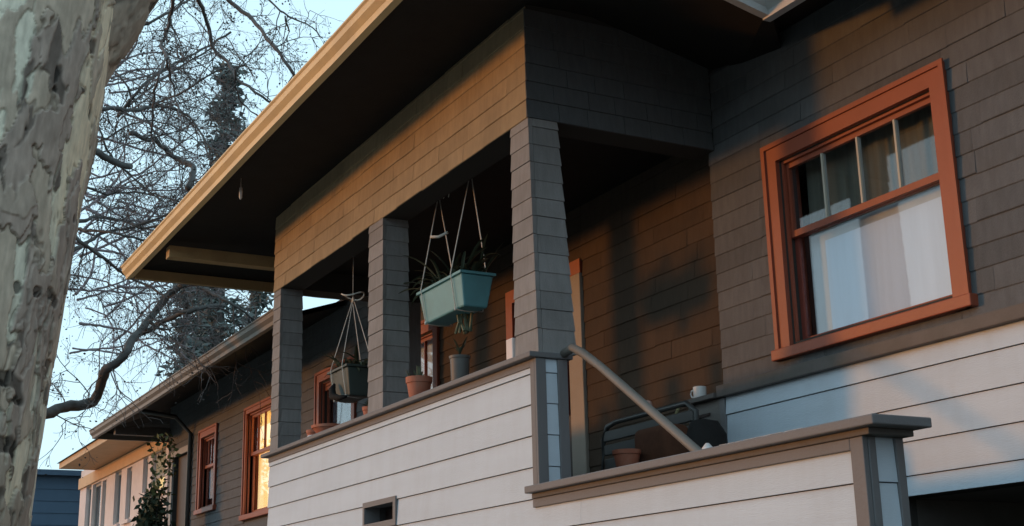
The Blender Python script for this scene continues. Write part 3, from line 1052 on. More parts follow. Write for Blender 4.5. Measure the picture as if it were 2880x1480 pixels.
# ------------------------------------------------------------------ mug on the pier
b = MB()
mx, my, mz = -7.375, MY - .005, 1.50
b.lathe((mx, my, mz), [(.036, 0), (.040, .003), (.046, .02), (.047, .082), (.0445, .083), (.042, .02), (.002, .014)], 28)
mug = b.build("mug", 'china', None, True)
md = mug.modifiers.new("edge", 'EDGE_SPLIT'); md.split_angle = math.radians(26)
tag(mug, "white mug standing on the cap of the low pier by the wall corner", "mug")
b = MB()
b.tube([(mx - .045, my - .01, mz + .068), (mx - .072, my - .016, mz + .066), (mx - .083, my - .018, mz + .045), (mx - .074, my - .016, mz + .022), (mx - .045, my - .01, mz + .018)], .0065, 8)
b.build("handle", 'china', mug, True)
mug.scale = (1.0, 1.0, 1.0)

# ------------------------------------------------------------------ furniture half hidden behind the stair parapet
bench = empty("bench", (-7.75, 5.1, .70), "dark slatted porch bench with rounded back corners behind the stair parapet", "bench")
bx0, bx1, by = -8.25, -7.10, 5.25
fr = MB()
fr.tube([(bx0, by - .42, .72), (bx0, by - .02, 1.06), (bx0, by, 1.32), (bx0 + .06, by, 1.41), (bx0 + .18, by, 1.43), (bx1 - .1, by, 1.43), (bx1, by, 1.36), (bx1, by - .02, 1.06), (bx1, by - .42, .72)], .02, 8)
fr.tube([(bx0, by - .02, .72), (bx0, by - .02, 1.06)], .018, 8)
fr.tube([(bx1, by - .02, .72), (bx1, by - .02, 1.06)], .018, 8)
fr.build("frame", 'metal_dark', bench, True)
for k in range(3):
    boxpart("back_slat", 'metal_dark', bench, bx0 + .02, bx1 - .02, by - .012, by + .012, 1.10 + k * .10, 1.175 + k * .10, .006)
for k in range(4):
    boxpart("seat_slat", 'metal_dark', bench, bx0 + .0, bx1 - .0, by - .42 + k * .1, by - .34 + k * .1, .97, .995, .006)
cu = MB()
cu.box(-7.52, -7.12, 5.01, 5.22, 1.0, 1.28)
o = cu.build("cushion", 'brown', None, True)
md = o.modifiers.new("bevel", 'BEVEL'); md.width = .05; md.segments = 3
o.rotation_euler = (0, 0, 0)
tag(o, "russet cushion on the dark porch bench", "cushion")
p6 = pot("flower_pot", (-7.42, 4.90, .997), .07, .095, .13, 'terra', "terracotta pot on the bench seat beside the russet cushion", rim=.03)
b = MB(); b.lathe((-7.66, 5.25, 1.447), [(.01, 0), (.03, .015), (.036, .04), (.028, .065), (.005, .075)], 12)
tag(b.build("knob_ornament", 'pinkish', None, True), "small pale knob sitting on the bench back", "ornament")
b = MB(); b.tube([(-7.85, 5.38, 1.0), (-7.52, 5.42, 1.47)], .012, 8)
tag(b.build("wooden_stick", 'stick', None, True), "thin yellowed stick leaning on the low pier", "stick")
b = MB()
b.lathe((-6.60, 4.95, .60), [(.10, 0), (.15, .05), (.17, .2), (.15, .33), (.12, .42), (.13, .50), (.09, .58), (.01, .60)], 20)
for i, v_ in enumerate(b.v):
    b.v[i] = (v_[0] + .03 * math.sin(v_[2] * 9), v_[1], v_[2] + .03 * math.sin(v_[0] * 17))
tag(b.build("bag", 'black', None, True), "slouched black bag behind the foot of the sloping handrail", "bag")
b = MB()
b.lathe((-6.16, 4.62, .60), [(.05, 0), (.062, .05), (.062, .22), (.055, .30), (.035, .37), (.01, .40)], 20)
tag(b.build("white_jug", 'china', None, True), "rounded white vessel just right of the black bag", "vessel")

# ------------------------------------------------------------------ neighbouring houses
def to(x, y, ax, val):
    """a point of the photograph (2880 wide) carried out to the plane where coordinate ax equals val"""
    u, v_ = (x - 1440) / FPX, (y - 740) / FPX
    d = [RC[0][i] * u + RC[1][i] * v_ + RC[2][i] for i in range(3)]
    k = val / d[ax]
    return Vector([c * k for c in d])


NY = 6.0
pink = empty("stucco_house", (-28, 6.0, -1.6), "pale pink stucco house with a peach-lit eave beyond the shingled house", "house")
KX = NY / 5.5
wins = []
for (a, c, zt, zb, m) in ((-28.47, -27.95, 3.02, 1.6, 'grey_curtain'), (-27.82, -27.02, 3.0, 1.6, 'grey_curtain'), (-26.9, -26.55, 2.98, 1.6, 'grey_curtain'),
                          (-25.80, -25.28, 3.02, 2.03, 'grey_curtain'), (-24.83, -24.43, 2.99, 2.05, 'grey_curtain'), (-23.60, -23.25, 3.02, 2.4, 'grey_curtain'), (-22.95, -22.05, 3.03, 2.35, 'lit_far')):
    wins.append((a * KX, c * KX, zb * KX, zt * KX, m))
hp = holed(-29.1 * KX, -21.75 * KX, -1.6, 3.72, NY, NY + .2, [w_[:4] for w_ in wins])
hp.box(-29.1 * KX, -29.1 * KX + .2, NY + .201, NY + 9, -1.6, 3.72)
hp.box(-21.75 * KX - .2, -21.75 * KX, NY + .201, NY + 9, -1.6, 3.72)
pwall = hp.build("stucco_wall", 'stucco', pink)
for a, c, zb, zt, m in wins:
    f = MB()
    f.box(a, a + .06, NY + .06, NY + .11, zb, zt); f.box(c - .06, c, NY + .06, NY + .11, zb, zt)
    f.box(a + .06, c - .06, NY + .06, NY + .11, zt - .06, zt); f.box(a + .06, c - .06, NY + .06, NY + .11, zb, zb + .06)
    lit = m == 'lit_far'
    wf = f.build("window", 'grey_frame', pink, label="lamplit window with narrow bars behind the shrub" if lit else None)
    boxpart("pane", 'glass', wf, a + .06, c - .06, NY + .085, NY + .088, zb + .06, zt - .06)
    boxpart("curtain", m, wf, a + .001, c - .001, NY + .15, NY + .16, zb, zt)
    boxpart("sill", 'stucco', wf, a - .06, c + .06, NY - .06, NY + .05, zb - .07, zb - .001)
    if lit:
        for k in range(1, 6):
            xx = a + (c - a) * k / 6
            boxpart("muntin", 'grey_frame', wf, xx - .02, xx + .02, NY + .065, NY + .10, zt - .42, zt - .061)
        boxpart("sash_rail", 'grey_frame', wf, a + .06, c - .06, NY + .065, NY + .105, zt - .48, zt - .42)
b = MB()
ex0, ex1, ey = -31.76 * 5.2 / 5.5 * 1.0, -21.0 * KX, 5.2
ez = 3.76 * 5.2 / 5.5
b.hexa([(ex0, ey, ez), (ex1, ey, ez), (ex1, NY + 10, ez), (ex0, NY + 10, ez), (ex0, ey, ez + .12), (ex1, ey, ez + .12), (ex1, NY + 10, ez + .12), (ex0, NY + 10, ez + .12)])
b.build("eave", 'stucco_eave', pink)
b = MB()
b.hexa([(ex0 - .05, ey - .05, ez + .121), (ex1 + .05, ey - .05, ez + .121), (ex1 + .05, NY + 10, ez + .121), (ex0 - .05, NY + 10, ez + .121),
        (ex0 + 3.5, NY + 3.5, ez + 1.2), (ex1 - .5, NY + 3.5, ez + 1.2), (ex1 - .5, NY + 4, ez + 1.2), (ex0 + 3.5, NY + 4, ez + 1.2)])
b.build("roof", 'roofing', pink)
b = MB(); b.box(-29.1 * KX, -21.75 * KX, NY - .05, NY - .001, 3.30, 3.54)
b.build("eave_mould", 'stucco_eave', pink)

bh = empty("blue_house", (-46, 9, -1.6), "plain slate blue house side at the far left behind the big trunk", "house")
b = MB(); b.box(-58, -45, 5.0, 13.5, -1.6, 5.1)
wl = b.build("wall", 'blue_house', bh)
for k in range(17):
    b = MB(); b.right(5.0, 13.5, -1.4 + k * .38, -1.4 + (k + 1) * .38 - .01, -45, .03, .01)
    b.build("siding_board", 'blue_house', wl)
b = MB(); b.hexa([(-58.3, 4.7, 5.101), (-44.7, 4.7, 5.101), (-44.7, 13.8, 5.101), (-58.3, 13.8, 5.101), (-58.3, 4.7, 5.27), (-44.7, 4.7, 5.27), (-44.7, 13.8, 5.27), (-58.3, 13.8, 5.27)])
b.build("roof", 'blue_house', bh)

# unseen houses added to block low sky light: next door on the right and across the road
def plain_house(x0, x1, y0, y1, zt, m, label, face):
    hs = empty("sky_block_house", ((x0 + x1) / 2, (y0 + y1) / 2, -1.6), label, "house", "unseen houses added to block low sky light")
    b = MB(); b.box(x0, x1, y0, y1, -1.6, zt)
    b.build("wall", m, hs)
    xm, hgt = (x0 + x1) / 2, 2.4
    b = MB()
    a, c, e, f = x0 - .6, x1 + .6, y0 - .6, y1 + .6
    b.add([(a, e, zt), (c, e, zt), (c, f, zt), (a, f, zt), (xm, y0 + 2.5, zt + hgt), (xm, y1 - 2.5, zt + hgt)], [(0, 3, 2, 1), (0, 1, 4), (1, 2, 5, 4), (2, 3, 5), (3, 0, 4, 5)])
    b.build("roof", 'roofing', hs)
    for zz in (0.2, 3.2):
        for k in range(3):
            if face == 'x':
                yy = y0 + (y1 - y0) * (k + .8) / 3.6
                fr_ = boxpart("window", 'grey_frame', hs, x0 - .06, x0 - .001, yy, yy + 1.1, zz, zz + 1.5)
                boxpart("pane", 'metal_dark', fr_, x0 - .065, x0 - .061, yy + .08, yy + 1.02, zz + .08, zz + 1.42)
            else:
                xx = x0 + (x1 - x0) * (k + .8) / 3.6
                fr_ = boxpart("window", 'grey_frame', hs, xx, xx + 1.1, y1 + .001, y1 + .06, zz, zz + 1.5)
                boxpart("pane", 'metal_dark', fr_, xx + .08, xx + 1.02, y1 + .061, y1 + .065, zz + .08, zz + 1.42)


plain_house(6.0, 15, 1.5, 13, 5.6, 'clap_house', "unseen two-storey house next door on the right, added to block low sky light", 'x')
plain_house(-9, 1, -30, -21, 5.4, 'clap_house', "unseen house across the road facing the porch, added to block low sky light", 'y')
plain_house(4, 14, -30, -21.5, 5.4, 'stucco', "second unseen house across the road, farther to the right, added to block low sky light", 'y')

# ------------------------------------------------------------------ the big street tree in front
nr = np.random.RandomState(5)
_T = nr.rand(256, 256)


def vnoise(u, v):
    iu = np.floor(u).astype(int); iv = np.floor(v).astype(int)
    fu = u - iu; fv = v - iv
    fu = fu * fu * (3 - 2 * fu); fv = fv * fv * (3 - 2 * fv)
    a = _T[iu % 256, iv % 256]; b_ = _T[(iu + 1) % 256, iv % 256]
    c = _T[iu % 256, (iv + 1) % 256]; d_ = _T[(iu + 1) % 256, (iv + 1) % 256]
    return (a * (1 - fu) + b_ * fu) * (1 - fv) + (c * (1 - fu) + d_ * fu) * fv


def fbm(u, v, o=4, g=.55):
    t = 0; w_ = 1; tot = 0
    for k in range(o):
        t = t + w_ * vnoise(u * 2 ** k + 17 * k, v * 2 ** k + 31 * k)
        tot += w_; w_ *= g
    return t / tot


def bark_mat():
    m = bpy.data.materials.new("mottled_bark")
    m.use_nodes = True
    N, L = m.node_tree.nodes, m.node_tree.links
    b_ = N["Principled BSDF"]
    b_.inputs["Roughness"].default_value = .85
    b_.inputs["Specular IOR Level"].default_value = .2
    at = N.new("ShaderNodeAttribute"); at.attribute_name = "bark"
    geo = N.new("ShaderNodeNewGeometry")
    mp = N.new("ShaderNodeMapping"); mp.inputs["Scale"].default_value = (1, 1, .35)
    L.new(geo.outputs["Position"], mp.inputs[0])
    n = N.new("ShaderNodeTexNoise"); n.inputs["Scale"].default_value = 42; n.inputs["Detail"].default_value = 6
    L.new(mp.outputs[0], n.inputs[0])
    mr = N.new("ShaderNodeMapRange"); mr.inputs[1].default_value = .25; mr.inputs[2].default_value = .75; mr.inputs[3].default_value = .78; mr.inputs[4].default_value = 1.2
    L.new(n.outputs[0], mr.inputs[0])
    vm = N.new("ShaderNodeVectorMath"); vm.operation = 'SCALE'
    L.new(at.outputs["Color"], vm.inputs[0]); L.new(mr.outputs[0], vm.inputs["Scale"])
    L.new(vm.outputs[0], b_.inputs["Base Color"])
    bp = N.new("ShaderNodeBump"); bp.inputs["Strength"].default_value = .3; bp.inputs["Distance"].default_value = .006
    L.new(n.outputs[0], bp.inputs["Height"]); L.new(bp.outputs[0], b_.inputs["Normal"])
    return m


M['bark'] = bark_mat()


def sstep(a, b_, x):
    t = np.clip((x - a) / (b_ - a), 0, 1)
    return t * t * (3 - 2 * t)


def bark_tube(name, path, radii, nth, nz, parent, uoff=0.0, band=None):
    """a limb whose bark scales off in plates: each layer of plates stands proud of the younger, paler one under it"""
    path = np.array(path, float); radii = np.array(radii, float)
    seg = np.r_[0, np.cumsum(np.linalg.norm(np.diff(path, axis=0), axis=1))]
    s_ = np.linspace(0, seg[-1], nz) if band is None else np.r_[np.linspace(0, band[0], nz // 12, endpoint=False), np.linspace(band[0], band[1], nz - 2 * (nz // 12), endpoint=False), np.linspace(band[1], seg[-1], nz // 12)]
    C = np.stack([np.interp(s_, seg, path[:, k]) for k in range(3)], 1)
    for _ in range(nz // 12 if band is None else 0):
        C[1:-1] = .25 * C[:-2] + .5 * C[1:-1] + .25 * C[2:]
    Rr = np.interp(s_, seg, radii)
    D = np.gradient(C, axis=0); D /= np.linalg.norm(D, axis=1)[:, None]
    ref = np.array([0., 0., 1.]) if abs(D[0, 2]) < .8 else np.array([0., 1., 0.])
    U = np.cross(D, ref); U /= np.linalg.norm(U, axis=1)[:, None]
    W = np.cross(D, U)
    th = np.linspace(0, 2 * np.pi, nth, endpoint=False)
    TH, S = np.meshgrid(th, s_)
    RR = Rr[:, None] * np.ones_like(TH)
    u = TH * RR.mean() + uoff; v_ = S + uoff * 3
    # warp
    wu = u + .09 * (fbm(u * 6, v_ * 3, 3) - .5); wv = v_ + .25 * (fbm(u * 5 + 9, v_ * 3 + 4, 3) - .5)
    wu = wu + .022 * (fbm(u * 30 + 2, v_ * 14, 2) - .5); wv = wv + .10 * (fbm(u * 34 + 6, v_ * 12 + 8, 2) - .5)
    a = fbm(wu * 6.5, wv * 2.2, 5, .55)                     # old outer plates
    b_ = fbm(wu * 7.5 + 40, wv * 2.0 + 13, 5, .55)          # middle plates
    c_ = fbm(wu * 8 + 80, wv * 2.8 + 70, 3)
    e1 = sstep(.515, .53, a)
    e2 = sstep(.515, .53, b_)
    e3 = sstep(.60, .615, c_)
    crev = sstep(.492, .512, a) * (1 - e1) + .6 * sstep(.495, .512, b_) * (1 - e2)
    h = .0075 * e1 + .005 * e2 + .005 * e3 * e1
    und = .022 * (fbm(u * 3.2, v_ * 1.1, 3) - .5) + .006 * (fbm(u * 22, v_ * 9, 3) - .5)
    crack = sstep(.62, .68, fbm(wu * 21, wv * 3.6, 3)) * e1
    pit = sstep(.78, .82, fbm(u * 13 + 3, v_ * 9, 2))
    h = h - .006 * crack - .007 * pit - .0045 * np.clip(crev, 0, 1)
    rad = RR + h + und
    P_ = C[:, None, :] + (U[:, None, :] * np.cos(TH)[..., None] + W[:, None, :] * np.sin(TH)[..., None]) * rad[..., None]
    pale = np.array([.66, .64, .57]); green = np.array([.58, .60, .54]); cream = np.array([.70, .62, .47])
    mid = np.array([.40, .36, .315]); old = np.array([.225, .195, .17]); purple = np.array([.28, .24, .23]); dark = np.array([.05, .042, .036])
    t = sstep(.40, .60, fbm(u * 2.5 + 7, v_ * 1.2, 2))[..., None]
    t2 = sstep(.42, .6, fbm(u * 2.2 + 33, v_ * .9 + 5, 2))[..., None]
    base = (pale * (1 - t) + green * t) * (1 - t2) + (cream * .6 + pale * .4) * t2
    m2 = mid * (.85 + .4 * fbm(u * 14, v_ * 5, 3))[..., None]
    o2 = (old * (1 - t) + purple * t) * (.75 + .6 * fbm(u * 18 + 5, v_ * 6, 3))[..., None]
    col = base * (1 - e2[..., None]) + m2 * e2[..., None]
    col = col * (1 - e1[..., None]) + (o2 * .75 + m2 * .25) * e1[..., None]
    col = col * (1 - .5 * (e3 * e1)[..., None]) + mid * .9 * .5 * (e3 * e1)[..., None]
    cp = np.clip(crack * .6 + pit * .75 + crev * .42, 0, 1)[..., None]
    col = col * (np.array([1.26, 1.13, 1.02]) * (.80 + .40 * fbm(u * 55, v_ * 3.5, 3))[..., None])
    col = col * (1 - cp) + dark * cp
    vs = P_.reshape(-1, 3)
    i, k = np.meshgrid(np.arange(nz - 1), np.arange(nth), indexing='ij')
    k2 = (k + 1) % nth
    F = np.stack([i * nth + k, i * nth + k2, (i + 1) * nth + k2, (i + 1) * nth + k], -1).reshape(-1, 4)
    me = bpy.data.meshes.new(name)
    me.vertices.add(len(vs)); me.vertices.foreach_set("co", vs.ravel())
    me.loops.add(F.size); me.loops.foreach_set("vertex_index", F.ravel().astype(np.int32))
    me.polygons.add(len(F)); me.polygons.foreach_set("loop_start", np.arange(0, F.size, 4, dtype=np.int32))
    me.polygons.foreach_set("use_smooth", np.ones(len(F), bool))
    ca = me.color_attributes.new("bark", 'FLOAT_COLOR', 'POINT')
    ca.data.foreach_set("color", np.c_[col.reshape(-1, 3), np.ones(len(vs))].ravel())
    me.materials.append(M['bark'])
    me.update(calc_edges=True)
    return link(name, me, parent)


big = empty("street_tree", (-5.2, .3, -1.6), "thick leaning street tree with mottled flaking bark, close at the left edge", "tree")
bark_tube("trunk", [(-5.2, .24, -1.65), (-5.2, .31, -.6), (-5.2, .395, .4), (-5.2, .462, 1.1), (-5.2, .52, 1.7), (-5.2, .588, 2.4), (-5.2, .635, 3.2), (-5.25, .66, 4.4), (-5.3, .68, 5.6)],
          [.56, .45, .405, .40, .395, .41, .40, .36, .30], 560, 960, big, 0.0, (1.85, 5.0))
bark_tube("limb", [(-5.2, .60, 1.75), (-5.2, .765, 2.2), (-5.2, .95, 2.62), (-5.25, 1.22, 3.1), (-5.4, 1.62, 3.8), (-5.7, 2.0, 5.0), (-6.0, 2.2, 6.5)],
          [.20, .21, .20, .19, .17, .14, .10], 150, 300, big, 3.3)
for pz, py in ((5.5, .72), (5.2, .68), (4.8, .7)):
    b = MB()
    an = pz * 3
    b.tube([(-5.28, py, pz), (-5.6 + math.cos(an), .3 + math.sin(an), pz + 1.2), (-5.8 + 2 * math.cos(an), .2 + 1.8 * math.sin(an), pz + 2.6)], [.16, .10, .03], 8)
    b.build("branch", 'branch', big, True)


# ------------------------------------------------------------------ bare trees beyond
class Twigs(MB):
    pass


def ctube(b, pts, r0, r1, n):
    k = len(pts)
    b.tube(pts, [r0 + (r1 - r0) * i / (k - 1) for i in range(k)], n, False)


def grow(tw, p, d, L, r, lev, rr, droop, tips):
    n = 6 if lev < 2 else 4
    pts = [p.copy()]
    d = d.normalized()
    for i in range(n):
        d = (d + Vector((rr.gauss(0, .23), rr.gauss(0, .23), rr.gauss(0, .2) - droop))).normalized()
        p = p + d * (L / n)
        pts.append(p.copy())
    r1 = max(.0022, r * .45)
    ctube(tw, pts, r, r1, 3)
    if lev >= 3:
        tips.append(p)
        return
    kids = (4, 4, 3)[lev] if lev < 3 else 0
    kids = max(2, int(kids * rr.uniform(.7, 1.3)))
    for k in range(kids):
        t = rr.uniform(.25, 1.0)
        i = min(n - 1, int(t * n))
        q = pts[i].lerp(pts[i + 1], t * n - i)
        ax = (pts[i + 1] - pts[i]).normalized()
        side = Vector((rr.gauss(0, 1), rr.gauss(0, 1), rr.gauss(0, 1)))
        side = (side - ax * side.dot(ax)).normalized()
        grow(tw, q, ax * rr.uniform(.5, 1.0) + side * rr.uniform(.5, 1.0), L * rr.uniform(.38, .62), r * .62, lev + 1, rr, droop * 1.15, tips)


def guided(tree, specs, X, tw, rr, spawn, L0, rtw, droop, tips, name, m):
    """limbs that follow the ones of the photograph, in depth too, with random twigs growing off them"""
    for pts, w0, w1, dx in specs:
        w = []
        n = len(pts)
        ph = rr.uniform(0, 6)
        for i, (x, y) in enumerate(pts):
            w.append(to(x, y, 0, X + dx + .5 * math.sin(ph + i * .9) * (0 if n < 3 else 1)))
        # smooth and wobble
        q = []
        for i in range(n - 1):
            a, c = w[i], w[i + 1]
            pa, pc = w[max(0, i - 1)], w[min(n - 1, i + 2)]
            st_ = max(3, int((c - a).length / .12))
            for k in range(st_):
                t = k / st_
                h = a * (2 * t ** 3 - 3 * t ** 2 + 1) + (c - pa) * .5 * (t ** 3 - 2 * t ** 2 + t) + c * (-2 * t ** 3 + 3 * t ** 2) + (pc - a) * .5 * (t ** 3 - t ** 2)
                q.append(h + Vector((rr.gauss(0, .008), rr.gauss(0, .008), rr.gauss(0, .008))))
        q.append(w[-1])
        sc = abs(X) * 1.06 / FPX
        k = len(q)
        b = MB()
        rad = [max(.004, .44 * sc * (w0 + (w1 - w0) * i / (k - 1)) * (1 + rr.gauss(0, .07))) for i in range(k)]
        b.tube(q, rad, 8)
        b.build(name, m, tree, True)
        dist = 0
        for i in range(1, k):
            dist += (q[i] - q[i - 1]).length
            if dist > spawn:
                dist = rr.uniform(-.3, .3) * spawn
                ax = (q[i] - q[i - 1]).normalized()
                side = Vector((rr.gauss(0, .7), rr.gauss(0, 1), rr.gauss(0, 1)))
                side = (side - ax * side.dot(ax)).normalized()
                grow(tw, q[i], ax * .6 + side, L0 * rr.uniform(.5, 1.3), min(rtw, rad[i] * .7), 0 if rr.random() < .35 else 1, rr, droop, tips)


def specks(name, tips, rr, n, size, m, tree):
    b = MB()
    for k in range(n):
        p = tips[rr.randrange(len(tips))] + Vector((rr.gauss(0, .05), rr.gauss(0, .05), rr.gauss(0, .06)))
        s_ = size * rr.uniform(.5, 1.3)
        u = Vector((rr.gauss(0, 1), rr.gauss(0, 1), rr.gauss(0, 1))).normalized() * s_
        w_ = u.cross(Vector((rr.gauss(0, 1), rr.gauss(0, 1), rr.gauss(0, 1)))).normalized() * s_ * .7
        b.add([p - u, p - w_, p + u, p + w_], [(0, 1, 2, 3)])
    b.build(name, m, tree, kind='stuff')


bare = empty("bare_tree", (-16.5, 2.0, -1.6), "leafless tree with drooping twigs filling the sky between the trunk and the eave", "tree", "bare trees along the street")
b = MB()
b.tube([(-16.6, 2.0, -1.6), (-16.5, 2.05, 1.5), (-16.4, 2.1, 4), (-16.3, 2.0, 6.5), (-16.2, 1.9, 10)], [.42, .34, .30, .24, .16], 14)
b.build("trunk", 'branch', bare, True)
near = [([(520, -160), (548, -60), (562, 10), (582, 60), (597, 130), (640, 175), (662, 215), (700, 245), (755, 285), (790, 300)], 15, 7, .8),
        ([(660, 195), (664, 240), (680, 290), (720, 325), (750, 350)], 7, 4, .8),
        ([(560, -120), (642, 0), (698, 45), (743, 95), (785, 150), (827, 212), (850, 260)], 17, 9, .3),
        ([(500, -80), (488, 0), (478, 50), (462, 110), (452, 128), (466, 158), (450, 205), (440, 240), (430, 300), (429, 370), (428, 400)], 12, 5, 1.2),
        ([(466, 158), (478, 205), (490, 260), (503, 320), (510, 370)], 8, 4, 1.2),
        ([(478, 60), (490, 90), (497, 130), (505, 170)], 6, 3, 1.0),
        ([(690, -80), (755, 0), (800, 40), (822, 52), (880, 78), (908, 108)], 8, 4, .4),
        ([(800, 45), (812, 90), (800, 120), (795, 150)], 6, 3, .4)]
mids = [([(70, 1180), (145, 1160), (200, 1140), (262, 1130), (282, 1080), (300, 1042), (345, 1005), (372, 955), (400, 925), (440, 872), (490, 815), (522, 800)], 34, 21, 0),
        ([(375, 950), (423, 925), (491, 889), (536, 875), (577, 864), (629, 858)], 18, 12, .1),
        ([(522, 800), (565, 808), (600, 828), (640, 848), (690, 880), (716, 900)], 14, 5, .1),
        ([(420, 905), (455, 925), (500, 920), (560, 915), (620, 925)], 8, 3, 0),
        ([(190, 625), (240, 621), (277, 610), (320, 618), (369, 630), (401, 641), (452, 633), (500, 610)], 12, 6, -.6),
        ([(190, 710), (240, 687), (283, 658), (326, 647), (383, 638), (464, 607), (520, 580)], 13, 6, -.4),
        ([(200, 645), (240, 647), (297, 650), (355, 664), (412, 678), (440, 690)], 10, 6, -.8),
        ([(200, 660), (240, 690), (269, 710), (312, 742), (360, 775), (420, 805), (470, 840)], 12, 7, -.2),
        ([(200, 460), (262, 424), (300, 448), (335, 462), (366, 468)], 24, 20, -.2),
        ([(366, 372), (410, 392), (441, 397), (475, 432), (515, 455), (544, 468), (538, 500), (528, 530)], 14, 22, -1.0),
        ([(230, 309), (291, 306), (373, 309), (445, 299), (502, 314), (535, 332), (569, 381), (600, 430)], 15, 6, -.5),
        ([(330, 330), (384, 265), (399, 245), (450, 204), (533, 160), (592, 127), (650, 90)], 12, 8, -1.2),
        ([(360, 300), (410, 258), (470, 212), (545, 165), (600, 132)], 9, 6, -1.4),
        ([(400, 310), (450, 285), (500, 265), (560, 230), (620, 195), (690, 185)], 9, 5, -1.6),
        ([(280, 120), (335, 98), (391, 75), (432, 60), (500, 20), (560, -20)], 12, 8, -.9),
        ([(250, 330), (280, 360), (300, 420), (340, 470), (400, 520), (450, 560)], 9, 5, -1.9),
        ([(230, 520), (300, 545), (360, 540), (420, 545), (480, 560), (530, 575)], 8, 5, -1.5),
        ([(300, 180), (350, 230), (380, 290), (420, 350), (470, 420), (520, 480)], 7, 4, -2.0),
        ([(220, 420), (300, 390), (370, 350), (430, 340), (520, 370), (580, 420)], 8, 4, -2.4)]
r5 = random.Random(21)
tw, tips = Twigs(), []
guided(bare, near, -15.5, tw, r5, .22, .62, .0085, .03, tips, "limb", 'twig')
guided(bare, mids, -16.5, tw, r5, .20, .85, .010, .04, tips, "limb", 'branch')
tw.build("twigs", 'twig', bare, kind='stuff')
specks("dry_leaves", tips, r5, 5200, .017, 'seed', bare)

# a second bare crown farther down the street
far = empty("bare_tree", (-34, 3.5, -1.6), "farther leafless tree with hazier purplish twigs down the street", "tree", "bare trees along the street")
b = MB()
b.tube([(-34.2, 3.6, -1.6), (-34, 3.8, 3), (-34, 4.2, 7), (-33.6, 4.8, 12), (-33.4, 5.4, 17)], [.4, .34, .28, .2, .08], 10)
b.build("trunk", 'branch', far, True)
fs = []
for k in range(40):
    y0 = r5.uniform(150, 1000)
    x0 = r5.uniform(150, 330) + max(0, (y0 - 850)) * .3
    px = [(x0, y0)]
    a = r5.uniform(-.9, .5)
    for j in range(5):
        x0 += 70 * math.cos(a); y0 += 70 * math.sin(a)
        a += r5.gauss(0, .35)
        px.append((x0, y0))
    fs.append((px, r5.uniform(5, 10), 3, r5.uniform(-3, 3)))
tw, tips = Twigs(), []
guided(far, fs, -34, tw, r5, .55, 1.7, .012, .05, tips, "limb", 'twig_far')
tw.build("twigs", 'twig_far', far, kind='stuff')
specks("dry_leaves", tips, r5, 1500, .035, 'seed', far)


# ------------------------------------------------------------------ conifers
def cedar(name, base, top, spread, n, rr, label, lean=0.0, start=.12, m='needle'):
    t = empty(name, base, label, "tree", "conifers beyond the house")
    H = top[2] - base[2]
    b = MB()
    b.tube([base, (base[0], base[1] + (top[1] - base[1]) * .5 + .05, base[2] + H * .5), top], [.35, .2, .04], 8)
    b.build("trunk", 'branch', t, True)
    f = MB()
    lim = MB()
    for k in range(n):
        u = start + (1 - start) * (k + rr.random()) / n
        z = base[2] + H * u
        y = base[1] + (top[1] - base[1]) * u
        L = spread * (1 - u) ** .75 * rr.uniform(.55, 1.15) + .25
        an = rr.uniform(0, 6.283)
        p = Vector((base[0] + (top[0] - base[0]) * u, y, z))
        d = Vector((math.cos(an), math.sin(an), rr.uniform(.0, .35)))
        pts = [p.copy()]
        st_ = 6
        for j in range(st_):
            d = (d + Vector((rr.gauss(0, .1), rr.gauss(0, .1), -.13))).normalized()
            p = p + d * L / st_
            pts.append(p.copy())
        ctube(lim, pts, .04, .008, 3)
        for j in range(1, st_ + 1):
            for q in range(9):
                c = pts[j] + Vector((rr.gauss(0, .16), rr.gauss(0, .16), rr.gauss(0, .12) - .08))
                g_ = rr.uniform(.10, .26)
                u_ = Vector((rr.gauss(0, 1), rr.gauss(0, 1), rr.gauss(0, .5) - .5)).normalized() * g_
                w_ = u_.cross(Vector((rr.gauss(0, 1), rr.gauss(0, 1), rr.gauss(0, 1)))).normalized() * g_ * .28
                f.add([c - u_ * .6, c + w_, c + u_, c - w_], [(0, 1, 2, 3)])
    lim.build("limbs", 'branch', t, kind='stuff')
    f.build("crown", m, t)
    return t


r6 = random.Random(31)
cedar("cedar_tree", (-40, 11.3, -1.6), (-40, 11.45, 18.2), 1.15, 130, r6, "narrow dark conifer spire behind the bare twigs at the big eave")
cedar("cedar_tree", (-38, 9.7, -1.6), (-38, 9.9, 11.4), .8, 60, r6, "slim conifer left of its fellows above the lower roof")
cedar("cedar_tree", (-41, 11.0, -1.6), (-41, 11.3, 13.2), 1.1, 70, r6, "middle conifer of the clump above the lower roof")
cedar("cedar_tree", (-42, 13.0, -1.6), (-42, 13.2, 15.0), 1.3, 80, r6, "broad conifer of the clump nearest the porch corner")


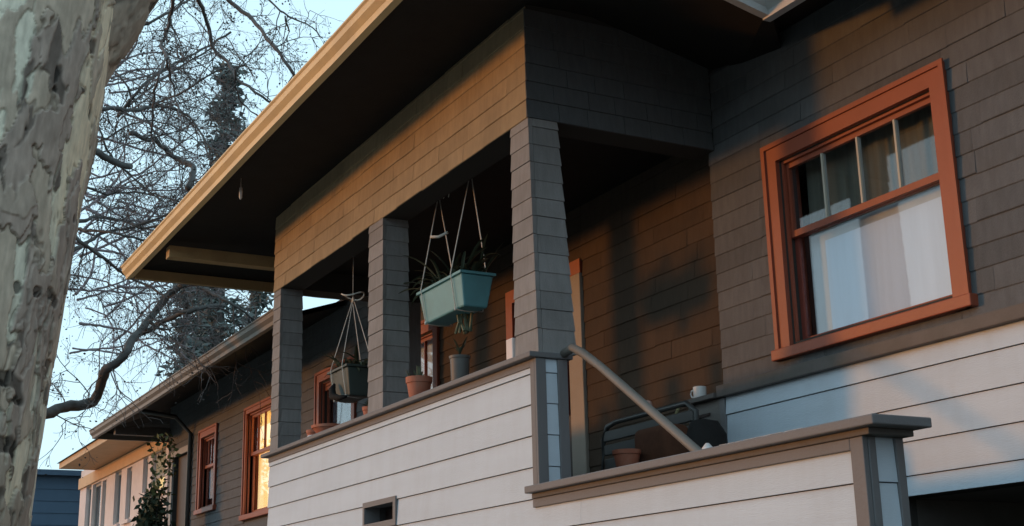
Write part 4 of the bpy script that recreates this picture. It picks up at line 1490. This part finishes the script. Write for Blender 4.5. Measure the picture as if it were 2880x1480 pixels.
# ------------------------------------------------------------------ shrub before the stucco house
def shrub(name, c, H, R_, n, m, rr, label, leaf=.07, core=.55):
    t = empty(name, c, label, "shrub")
    f = MB(); s_ = MB()
    for k in range(12):
        an = rr.uniform(0, 6.28)
        tip = Vector((c[0] + R_ * .6 * math.cos(an), c[1] + R_ * .3 * math.sin(an), c[2] + H * rr.uniform(.6, 1)))
        s_.tube([c, ((c[0] + tip.x) / 2, (c[1] + tip.y) / 2, c[2] + H * .5), tip], [.035, .02, .006], 5)
    s_.build("stems", 'branch', t, kind='stuff')
    cl = [(rr.gauss(0, .5) * R_, rr.gauss(0, .5) * R_, rr.uniform(.2, 1.0) * H) for _ in range(46)]
    for k in range(n):
        q = cl[rr.randrange(len(cl))]
        sh = 1.15 - .6 * q[2] / H
        p = Vector((c[0] + q[0] * sh + rr.gauss(0, .13), c[1] + q[1] * .5 * sh + rr.gauss(0, .07), c[2] + q[2] + rr.gauss(0, .13)))
        u_ = Vector((rr.gauss(0, 1), rr.gauss(0, 1), rr.gauss(0, 1))).normalized() * leaf * rr.uniform(.6, 1.3)
        w_ = u_.cross(Vector((rr.gauss(0, 1), rr.gauss(0, 1), rr.gauss(0, 1)))).normalized() * leaf * .45
        f.add([p - u_, p + w_, p + u_, p - w_], [(0, 1, 2, 3)])
    f.build("foliage", m, t)
    return t


r7 = random.Random(77)
_c = to(424, 1420, 1, 4.85)
ts = shrub("tall_shrub", (_c.x, 4.85, -1.6), 3.5, .50, 4600, 'shrub', r7, "dark leafy shrub between the stucco house and the side door")
f = MB()
for k in range(150):
    z = r7.uniform(2.0, 2.95)
    p = Vector((_c.x + .25 + r7.gauss(0, .16), 4.93 + r7.gauss(0, .10), z))
    u_ = Vector((r7.gauss(0, 1), r7.gauss(0, 1), r7.gauss(0, 1))).normalized() * .05
    w_ = u_.cross(Vector((r7.gauss(0, 1), r7.gauss(0, 1), 1))).normalized() * .03
    f.add([p - u_, p + w_, p + u_, p - w_], [(0, 1, 2, 3)])
f.build("top_foliage", 'shrub_lit', ts)
shrub("low_shrub", (-43.5, 7.9, -1.6), 4.4, 1.0, 2600, 'shrub', r7, "dim bush at the foot of the blue house", .12)
